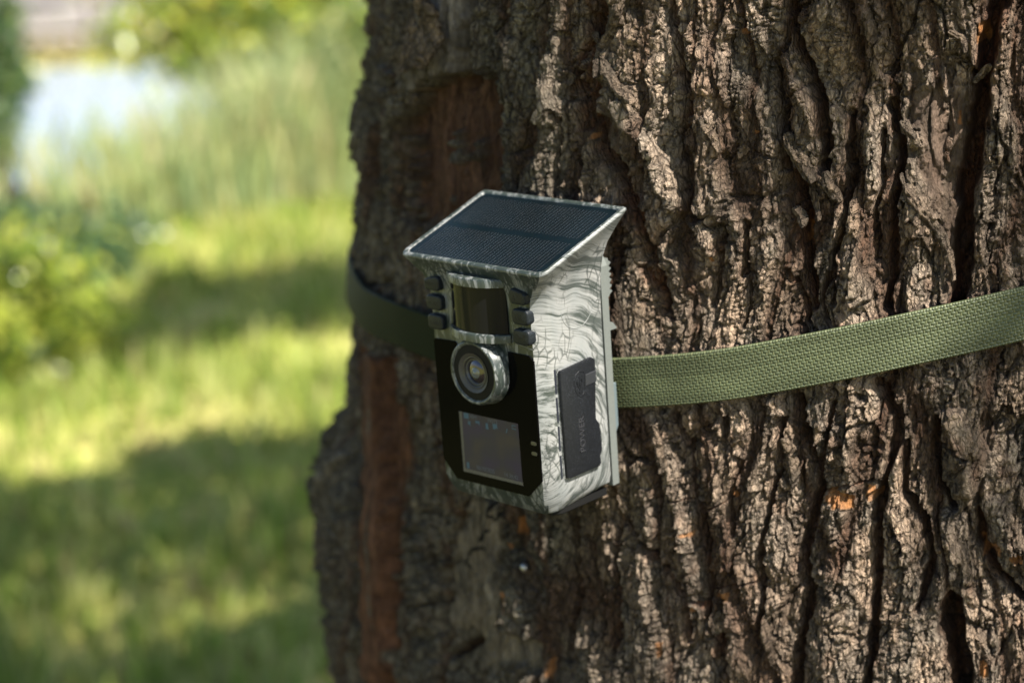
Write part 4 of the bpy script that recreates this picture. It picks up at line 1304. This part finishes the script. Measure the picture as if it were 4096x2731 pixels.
K = .336
rings = [
    ring(33.5, 7.5, 48.8, 4, 6, 1.2, -3.6, .10, 7.5),
    ring(35.5, 5.5, 49, 4, 6, 1.2, -3.4, .10, 5.5),
    ring(36.4, 4.8, 49, 4, 6, 1.2, -2.6, .09, 5),
    ring(38.2, 2.6, 49, 3.6, 8, 1.15, 2.6, 0),
    ring(39.4, 1.2, 49, 3.6, 9, 1.1, 7.0, 0),
    ring(39.4, 1.0, 49, 3.6, 9, 1.1, 20, 0),
    ring(39.4, 1.0, 49, 3.6, 9, 1.1, 60, 0),
    ring(39.4, 1.0, 49, 3.6, 9, 1.1, 86, 0),
    ring(39.45, 1.0, 49.2, 3.8, 9, 1.15, 98, .05),
    ring(39.9, .9, 49.6, 4.2, 8.5, 1.25, 106, .14),
    ring(41.2, .4, 50.6, 4.6, 7.5, 1.45, 112, .22),
    ring(43.6, -.6, 52.6, 4.8, 6.5, 1.65, 116.6, .28),
    ring(46.8, -2.1, 55.4, 4.9, 5.6, 1.85, 120.4, .32),
    ring(49.8, -3.7, 58.0, 5.0, 5.2, 2, 123.2, K, -3.7),
    ring(51.0, -4.6, 59.0, 5, 5, 2, 124.6, K, -4.8),
    ring(51.4, -5.0, 59.4, 5, 5, 2, 125.4, K, -4.8),
    ring(51.3, -4.9, 59.3, 5, 5, 2, 126.2, K, -4.8),
    ring(50.7, -4.3, 58.7, 4.6, 4.6, 2, 126.8, K, -4.8),
    ring(49.8, -3.4, 57.8, 4.2, 4.2, 2, 126.9, K, -4.8),
    ring(48.9, -2.5, 56.9, 3.8, 3.8, 2, 126.6, K, -4.8),
    ring(48.4, -2.0, 56.4, 3.6, 3.6, 2, 125.6, K, -4.8),
]
V_ = np.array(rings) * MM
nr, npt = V_.shape[:2]
fcs = grid_faces(npt, nr, True)[:, ::-1]
body = mesh_np('body', V_.reshape(-1, 3), fcs, None, dev, True)
me = body.data
bm = bmesh.new(); bm.from_mesh(me)
bm.verts.ensure_lookup_table()
bm.faces.new([bm.verts[i] for i in range(npt)])
bm.faces.new([bm.verts[(nr - 1) * npt + i] for i in range(npt)][::-1])
bmesh.ops.recalc_face_normals(bm, faces=bm.faces[:])
bm.normal_update()
for f_ in bm.faces:
    f_.smooth = True
    c_ = f_.calc_center_median()
    f_.material_index = 1 if f_.normal.x > .75 or (f_.normal.x > .45 and c_.z > .1) else 0
bm.to_mesh(me); bm.free()
me.materials.append(camo); me.materials.append(camo_side)
me.set_sharp_from_angle(angle=DEG(28))

# solar panel
SN = Vector((0, -K, 1)).normalized()


def roof_pt(x_, y_, dz=0.0):
    return Vector((x_, y_, 126.15 + K * (y_ + 4.8) + dz)) * MM


sol, nt, b = new_mat('solar_cell')
nz = N(nt, 'ShaderNodeTexNoise'); nz.inputs['Scale'].default_value = 60; nz.inputs['Detail'].default_value = 3
L(nt, mapping(nt, (1, .4, 1)), nz.inputs['Vector'])
L(nt, ramp(nt, nz.outputs[0], [(.3, (.002, .005, .007)), (.7, (.004, .009, .013))]), b.inputs['Base Color'])
b.inputs['Roughness'].default_value = .26; b.inputs['Specular IOR Level'].default_value = .17
sp_ = rr(0, 27.2, 97.2, 58.6, 3.6)
bm = bmesh.new()
A = [bm.verts.new(roof_pt(x_, y_, -.9)) for x_, y_ in sp_]; B = [bm.verts.new(roof_pt(x_, y_, 0)) for x_, y_ in sp_]
bm.faces.new(A[::-1]); bm.faces.new(B)
for i in range(len(A)): bm.faces.new((A[i], A[(i + 1) % len(A)], B[(i + 1) % len(A)], B[i]))
bmesh.ops.recalc_face_normals(bm, faces=bm.faces[:])
panel = from_bm('solar_panel', bm, sol, dev)
gl_m = plain('cell_line', (.11, .095, .092), .5, .4)
line_me = None
for y0, y1 in ((-1.9, 24.0), (28.6, 53.3)):
    for i in range(38):
        x_ = -43.6 + 87.6 * i / 37
        if line_me is None or (y0 > 0 and i == 0):
            bm = bmesh.new()
            hw = .035
            q = [Vector((-hw, 0, 0)), Vector((hw, 0, 0)), Vector((hw, y1 - y0, K * (y1 - y0))), Vector((-hw, y1 - y0, K * (y1 - y0)))]
            A = [bm.verts.new(v * MM) for v in q]; B = [bm.verts.new((v + Vector((0, 0, .015))) * MM) for v in q]
            bm.faces.new(B); bm.faces.new(A[::-1])
            for k in range(4): bm.faces.new((A[k], A[(k + 1) % 4], B[(k + 1) % 4], B[k]))
            o = from_bm('grid_line', bm, gl_m, panel); line_me = o.data
        else:
            o = link(bpy.data.objects.new('grid_line', line_me), panel)
        o.location = roof_pt(x_, y0 + .25 * math.sin(i), .02)

# front window plate
fp = [(-36, 80.4), (-34.8, 81.8), (-20.2, 82.2), (-19.2, 81.2), (-18.6, 75), (-15.9, 79.7 - 20), (-10, 52.8), (0, 51.5), (10, 53), (16.5, 60), (18.7, 68), (18.7, 82.3), (33.2, 82.2), (36, 79.8), (36, 16.5), (26.0, 6.8), (-26.6, 6.2), (-36, 15.9)]
# the lens barrel sits in front of the dip of the plate
fp = [(-36, 80.4), (-34.8, 81.8), (-20.2, 82.2), (-19.2, 81.2), (-18.4, 75.5), (-18.3, 66), (-14, 58.5), (-7, 54), (0, 52.6), (7, 54), (14, 58.5), (18.3, 66), (18.5, 82.3), (33.2, 82.2), (36, 79.8), (36, 16.5), (26.0, 6.8), (-26.6, 6.2), (-36, 15.9)]
plate = part('front_panel', black_gloss, lambda bm: prism(bm, fp, .25, 3, 'y', .0))
# screen set in the plate
scr, nt, b = new_mat('dim_display')
n1_ = N(nt, 'ShaderNodeTexNoise'); n1_.inputs['Scale'].default_value = 75; n1_.inputs['Detail'].default_value = 1
L(nt, mapping(nt, (1, 1, 1)), n1_.inputs['Vector'])
L(nt, ramp(nt, n1_.outputs[0], [(.32, (.030, .026, .036)), (.5, (.031, .029, .031)), (.68, (.040, .035, .030))]), b.inputs['Base Color'])
L(nt, ramp(nt, n1_.outputs[0], [(.32, (.030, .025, .040)), (.5, (.028, .027, .031)), (.68, (.034, .029, .028))]), b.inputs['Emission Color'])
b.inputs['Emission Strength'].default_value = .15
b.inputs['Roughness'].default_value = .3; b.inputs['Specular IOR Level'].default_value = .08
screen = part('screen', scr, lambda bm: prism(bm, [(-19, 44.4), (22, 44.9), (22.4, 13.6), (-19.6, 13.0)], .19, 1, 'y'), plate)
edge_m = plain('display_edge', (.10, .095, .082), .6, .3, noise=.3, nscale=2500)
part('screen_edge', edge_m, lambda bm: prism(bm, [(-21, 44.4), (-19, 44.4), (-19.6, 13.2), (-21.1, 11.3)], .17, 1, 'y'), plate)
part('screen_edge', edge_m, lambda bm: prism(bm, [(-21.1, 11.3), (-19.6, 13.2), (22.4, 13.6), (22.7, 12.0)], .17, 1, 'y'), plate)
led_m = plain('led_lens', (.05, .049, .046), .3, .5)
for z_ in (36.3, 30.9):
    part('indicator_light', led_m, lambda bm: prism(bm, rr(32.4, z_, 3.9, 1.9, .9), .12, 1, 'y'), plate)


def text(s, size, mat, parent, mtx, name='lettering', ext=.18, sx=1.0):
    cu = bpy.data.curves.new('lettering', 'FONT')
    cu.body = s; cu.size = size * MM; cu.extrude = ext * MM; cu.align_x = 'CENTER'; cu.align_y = 'CENTER'; cu.resolution_u = 3
    o = bpy.data.objects.new('lettering', cu)
    col.objects.link(o)
    dg = bpy.context.evaluated_depsgraph_get()
    me = bpy.data.meshes.new_from_object(o.evaluated_get(dg))
    bpy.data.objects.remove(o); bpy.data.curves.remove(cu)
    me.transform(mtx @ Matrix.Diagonal((sx, 1, 1, 1)))
    me.materials.clear(); me.materials.append(mat)
    me.name = name
    return link(bpy.data.objects.new(name, me), parent)


FRONT = Matrix(((1, 0, 0, 0), (0, 0, -1, 0), (0, 1, 0, 0), (0, 0, 0, 1)))       # text plane facing -y


def front_text(s, x_, y_, z_, size, mat, parent, ext=.15, sx=1.0, name='lettering'):
    return text(s, size, mat, parent, Matrix.Translation(Vector((x_, y_, z_)) * MM) @ FRONT, name, ext, sx)


scr_txt = plain('display_text', (.045, .05, .058), .5, .3)
scr_txt.node_tree.nodes['Principled BSDF'].inputs['Emission Color'].default_value = (.05, .075, .11, 1)
scr_txt.node_tree.nodes['Principled BSDF'].inputs['Emission Strength'].default_value = .08
scr_ico = plain('display_icon', (.028, .05, .065), .5, .3)
scr_ico.node_tree.nodes['Principled BSDF'].inputs['Emission Color'].default_value = (.03, .09, .15, 1)
scr_ico.node_tree.nodes['Principled BSDF'].inputs['Emission Strength'].default_value = .10
front_text('06/10/2025', -4.2, .17, 15.4, 3.2, scr_txt, screen, .02, .92)
front_text('14 36:42', 14.3, .17, 15.4, 3.2, scr_txt, screen, .02, .92)
front_text('48M', -10.6, .17, 43.0, 3.0, scr_txt, screen, .02)
front_text('39513', 3.4, .17, 43.0, 3.0, scr_txt, screen, .02)
def icons(bm):
    prism(bm, [(-17.6, 44.2), (-13.9, 44.3), (-13.9, 41.4), (-17.6, 41.2)], .16, .3)
    prism(bm, [(-14.8, 40.6), (-13.6, 39.9), (-12.6, 40.4), (-13.2, 38.9), (-13.0, 37.4), (-14.1, 38.5), (-15.2, 38.2), (-14.6, 39.4)], .16, .3)
    prism(bm, [(-9.4, 41.2), (-6.2, 41.4), (-6.2, 38.8), (-7.2, 40.2), (-9.0, 39.9)], .16, .3)
    prism(bm, [(-1.6, 41.2), (0, 41.4), (0.3, 38), (-.8, 38.2), (-1.7, 38.0)], .16, .3)
    prism(bm, [(3.6, 41.8), (6.8, 42), (6.8, 39.6), (5.6, 39.9), (5.4, 39.0), (3.7, 39.0)], .16, .3)
    prism(bm, [(13.6, 40.8), (14.4, 40.9), (13.5, 38.6), (12.9, 38.4)], .16, .3)
    prism(bm, [(17.6, 43.6), (20.6, 43.7), (20.6, 43.3), (18.0, 43.2), (18.0, 41.8), (20.6, 41.9), (20.6, 41.5), (17.6, 41.4)], .16, .3)
    prism(bm, rr(-17.3, 15.3, 1.8, 3.4, .3), .16, .3)
tag(part('screen_icons', scr_ico, icons, screen), kind='stuff')


# motion sensor window, hood above and lip below
def arc_poly(hx, y_end, sag, n=17):
    Rr = (hx * hx + sag * sag) / (2 * sag)
    out = []
    for k in range(n):
        x_ = -hx + 2 * hx * k / (n - 1)
        out.append((x_, y_end - (math.sqrt(Rr * Rr - x_ * x_) - (Rr - sag))))
    return out


pir, nt, b = new_mat('dark_sensor_window')
b.inputs['Base Color'].default_value = (.008, .008, .010, 1)
b.inputs['Roughness'].default_value = .09; b.inputs['Specular IOR Level'].default_value = .10
nz = N(nt, 'ShaderNodeTexNoise'); nz.inputs['Scale'].default_value = 1
L(nt, mapping(nt, (900, 900, 12)), nz.inputs['Vector'])
bp = N(nt, 'ShaderNodeBump'); bp.inputs['Strength'].default_value = .05; bp.inputs['Distance'].default_value = .0004
L(nt, nz.outputs[0], bp.inputs['Height']); L(nt, bp.outputs[0], b.inputs['Normal'])
part('sensor_window', pir, lambda bm: prism(bm, arc_poly(20, .2, 7.2, 33) + [(20, 4), (-20, 4)], 90.5, 117.2, 'z'))
part('sensor_hood', camo, lambda bm: prism(bm, arc_poly(20.6, -1.2, 8.2, 25) + [(20.6, 4), (-20.6, 4)], 120.4, 116.0, 'z', .9, 2))
part('sensor_lip', camo, lambda bm: prism(bm, arc_poly(21.8, -.2, 8.6, 25) + [(21.8, 4), (-21.8, 4)], 91.6, 87.2, 'z', .8, 2))
part('sensor_frame', black_matte, lambda bm: prism(bm, arc_poly(20.7, .35, 7.2, 25) + [(20.7, 3), (-20.7, 3)], 90.9, 91.9, 'z'))

# buttons
ZB = (112.7, 102.1, 91.7)
for sx_, words in ((-1, ('MENU', 'PLAY', 'START')), (1, (None, 'OK', None))):
    for i, wd in enumerate(words):
        cx, cz = sx_ * 31.1, ZB[i] + (-.2 if sx_ < 0 else .3)
        y0 = -2.9 if i == 0 else -2.2
        def bt(bm):
            pl = rr(cx, cz, 11.2, 8.0, 2.3)
            if i == 0:      # the outer top corner is cut round
                pl = [(x_, min(z_, cz + 4.0 - max(0, (sx_ * (x_ - cx) - .5)) * .55)) for x_, z_ in pl]
            prism(bm, pl, y0, 3, 'y', .9, 3)
        bo = part('button', rubber, bt, dev, 50)
        if wd:
            front_text(wd, cx - .3, y0 - .02, cz - .5, 3.5 if wd != 'OK' else 4.0, lettering_mat, bo, .05, .86 if wd != 'OK' else 1.0)
        elif i == 0:
            def ic(bm):     # film-camera mark: peak, reels
                prism(bm, [(cx - 4.2, cz - 2.6), (cx - 2.6, cz + .6), (cx - 1.2, cz - 2.6)], y0 - .07, y0 + .3)
                prism(bm, rr(cx + 1.3, cz - .9, 4.2, 2.6, .6), y0 - .07, y0 + .3)
                for dx in (-.3, 2.0): prism(bm, rr(cx + .6 + dx, cz + 1.5, 1.7, 1.7, .8), y0 - .07, y0 + .3)
            part('lettering', lettering_mat, ic, bo)
        else:
            def ic(bm):     # photo mark: ring, dot, arrow
                prism(bm, rr(cx - 2.6, cz, 3.6, 3.6, 1.7), y0 - .05, y0 + .3)
                prism(bm, rr(cx - .1, cz, .9, .9, .4), y0 - .05, y0 + .3)
                prism(bm, [(cx + .9, cz + 1.9), (cx + 3.6, cz + 1.9), (cx + 2.4, cz - 1.6)], y0 - .05, y0 + .3)
            il = part('lettering', lettering_mat, ic, bo)


def groove(name, pts, r_, mat, parent=dev, closed=True):
    if closed: pts = pts + [pts[0], pts[1]]
    return tube(name, np.array(pts) * MM, [r_ * MM] * len(pts), mat, parent, 6)


seam_m = plain('seam', (.16, .17, .165), .35, .5)
# raised outline of the button field, pin hole, round cover line on the side
groove('seam_line', [(38.2, 1.5, 88.4), (35.6, .95, 85.6), (24, .95, 87.4), (23.4, .95, 90.5)], .16, seam_m, closed=False)
part('pin_hole', black_matte, lambda bm: prism(bm, rr(-15.2, 85.2, 1.3, 1.3, .6), .8, 3, 'y'))
groove('battery_cap_ring', [(39.42, 30.2 + 11.4 * math.cos(a), 101.4 + 11.0 * math.sin(a)) for a in np.linspace(0, 2 * np.pi, 48, endpoint=False)], .2, plain('cap_ring', (.16, .17, .165), .35, .5))

# lens
def lathe(bm, prof, c, n=48):
    """prof: (radius, y) rings about the axis through c = (x, z)"""
    R_ = []
    for r_, y_ in prof:
        R_.append([bm.verts.new(Vector((c[0] + r_ * math.cos(2 * math.pi * k / n), y_, c[1] + r_ * math.sin(2 * math.pi * k / n))) * MM) for k in range(n)])
    for a, b_ in zip(R_[:-1], R_[1:]):
        for k in range(n):
            bm.faces.new((a[k], a[(k + 1) % n], b_[(k + 1) % n], b_[k]))
    bmesh.ops.recalc_face_normals(bm, faces=bm.faces[:])
    return R_


LC = (.2, 70.3)
barrel = part('lens_barrel', camo, lambda bm: lathe(bm, [(18.6, 2), (18.4, .4), (18.0, -1.0), (17.2, -6.0), (16.7, -7.2), (16.1, -7.7), (15.5, -7.7), (14.9, -7.4), (14.5, -6.9), (14.3, -6)], LC))
lens = part('lens_well', black_matte, lambda bm: lathe(bm, [(14.6, -6.8), (12.6, -7.0), (10.4, -7.1), (10.3, -7)], LC), barrel)
part('lens_ring', plain('lens_ring_grey', (.060, .058, .053), .5, .4, noise=.15, nscale=3000), lambda bm: lathe(bm, [(10.5, -7.5), (8.6, -6.3), (8.2, -6.0)], LC), barrel)
part('lens_ring', plain('lens_ring_dark', (.035, .035, .036), .35, .5), lambda bm: lathe(bm, [(8.5, -6.5), (8.0, -6.6), (7.4, -6.2), (7.2, -5.4), (6.4, -5.0)], LC), barrel)
part('lens_ring', plain('lens_ring_blue', (.05, .055, .066), .3, .5), lambda bm: lathe(bm, [(7.0, -5.8), (6.6, -5.8), (6.0, -4.9)], LC), barrel)
gls, nt, b = new_mat('lens_glass')
b.inputs['Base Color'].default_value = (.010, .011, .010, 1); b.inputs['Roughness'].default_value = .04; b.inputs['Specular IOR Level'].default_value = .8
b.inputs['Coat Weight'].default_value = .6; b.inputs['Coat Tint'].default_value = (.8, .7, 1, 1)
part('lens_glass', gls, lambda bm: lathe(bm, [(6.5, -4.7), (5.5, -5.3), (4.0, -5.8), (2.2, -6.2), (.05, -6.3)], LC), barrel)
part('lens_pupil', plain('lens_pupil', (.12, .13, .12), .12, .9), lambda bm: lathe(bm, [(3.0, -6.0), (2.7, -6.5), (1.9, -6.8), (1.7, -6.6), (.9, -7.1), (.03, -7.3)], (LC[0] + .3, LC[1] - .2)), barrel)

# port cover on the right side
cv = [(12.6, 71.4), (13.2, 72.4), (36.0, 74.0), (38.4, 72.4), (38.5, 65.5), (37.6, 48), (37.4, 41), (38.2, 39.6), (39.5, 38), (40.3, 33), (40.7, 24), (40.1, 22), (39.0, 20.5), (39.3, 16.4), (38.0, 15.0), (16.2, 14.8), (13.6, 15.6)]
def cover(bm):
    prism(bm, cv, 41.6, 40.0, 'x', .35, 2)
    for v in bm.verts:       # top stands slightly off the side
        v.co.x += max(0, (v.co.z / MM - 45)) * .028 * MM
cov = part('port_cover', cover_mat, cover, dev, 40)
part('port_seal', black_matte, lambda bm: prism(bm, [(13.4, 71.6), (35.6, 73.2), (37.4, 66), (36.4, 41), (39.2, 37), (39.4, 24), (38, 17), (16, 16), (14.2, 17)], 40.1, 39.2, 'x'), cov)
def arch_pts(off):
    q = [(26.0, 69.2), (23.4, 67.6), (22.4, 65.0), (22.6, 62.0), (23.0, 59.6), (24.4, 57.0), (26.6, 55.6), (28.8, 56.4), (29.8, 58.6), (29.9, 62), (30.2, 65.4), (29.4, 68.2)]
    return [(41.62 + (z_ - 45) * .028 + off, y_, z_) for y_, z_ in q]
groove('emboss_outline', arch_pts(0), .28, cover_mat, cov)
def usb(bm):
    for poly in ([(25.9, 58.4), (26.5, 58.2), (26.6, 67), (26.0, 67)], [(26.2, 61), (28.2, 62.6), (28.2, 64), (27.7, 64), (27.6, 63), (26.2, 61.8)], [(26.2, 60), (24.4, 61.6), (24.4, 63.4), (24.9, 63.4), (25.0, 62.0), (26.2, 60.9)]):
        prism(bm, poly, 42.0, 42.35, 'x')
    for cy, cz in ((26.3, 58.2), (28.0, 64.6), (24.6, 63.8)): prism(bm, rr(cy, cz, 1.4, 1.4, .65), 42.0, 42.4, 'x')
    for v in bm.verts: v.co.x += (v.co.z / MM - 62) * .028 * MM - .02 * MM
part('usb_mark', cover_mat, usb, cov)
def tab(bm):
    prism(bm, [(30.6, 66.2), (38.45, 66.6), (38.3, 60.4), (30.4, 60.2)], 42.45, 41.5, 'x', .2, 1)
    for v in bm.verts: v.co.x += (v.co.z / MM - 62) * .028 * MM
part('pull_tab', plain('tab_grey', (.022, .024, .028), .45, .4), tab, cov)
# word on the cover reads upward, letter tops toward the front
SIDE = Matrix(((0, 0, 1, 0), (0, -1, 0, 0), (1, 0, 0, 0), (0, 0, 0, 1)))
text('POWER', 5.6, plain('power_lettering', (.030, .031, .036), .25, .7), cov, Matrix.Translation(Vector((41.55, 26.1, 35.6)) * MM) @ SIDE, ext=.5, sx=.98)
for z0_, z1_ in ((60.5, 73.3), (45.4, 58.6), (30.2, 43.4), (15.2, 27.9)):
    part('vent_slot', dark_slot, lambda bm: prism(bm, rr(11.7, (z0_ + z1_) / 2, 1.5, z1_ - z0_, .5), 39.48, 38.6, 'x'))
part('side_rib', camo_side, lambda bm: prism(bm, rr(13.2, 44.2, .5, 58.5, .2), 39.9, 39.0, 'x'))

# grey back shell and bracket
part('back_shell', grey_plastic, lambda bm: prism(bm, [(-39.5, 49.3), (39.5, 49.3), (39.5, 54.2), (38.6, 55.2), (-38.6, 55.2), (-39.5, 54.2)], 0, 117.6, 'z', .6, 1))
part('back_shell_top', grey_plastic, lambda bm: prism(bm, [(-39.4, 117.6), (39.4, 117.6), (36.5, 123), (-36.5, 123)], 49.3, 54.8, 'y'))
def teeth(bm):
    pl = [(54.9, 120.6), (58.0, 120.4)]
    for k in range(6):
        z_ = 119.2 - k * 3.0
        pl += [(58.2, z_), (60.2, z_ - 1.5)]
    pl += [(58.2, 101.3), (57.4, 100.2), (54.9, 100.2)]
    prism(bm, pl, 37.0, 33.6, 'x')
part('bracket_teeth', grey_plastic, teeth)
def teeth2(bm):
    pl = [(54.9, 120.6), (58.0, 120.4)]
    for k in range(6):
        z_ = 119.2 - k * 3.0
        pl += [(58.2, z_), (60.2, z_ - 1.5)]
    pl += [(58.2, 101.3), (57.4, 100.2), (54.9, 100.2)]
    prism(bm, pl, -33.6, -37.0, 'x')
part('bracket_teeth', grey_plastic, teeth2)
part('bracket_bar', grey_plastic, lambda bm: prism(bm, [(-33, 101), (33, 101), (33, 120), (-33, 120)], 55.0, 58.0, 'y', .5))
part('strap_lug', grey_plastic, lambda bm: prism(bm, [(54.9, 86.6), (58.6, 86.4), (61.2, 83.2), (61.2, 82.6), (54.9, 82.6)], 37.6, 30, 'x'))
part('lower_bracket', blue_grey, lambda bm: prism(bm, [(54.9, 55), (61, 53), (61, 30), (58.5, 26), (54.9, 26)], 35.5, -35.5, 'x', .5))
part('base_pad', black_matte, lambda bm: prism(bm, [(-33, 9), (33, 9), (36, 14), (36, 48), (-36, 48), (-36, 14)], -5.2, -1.0, 'z', .6))
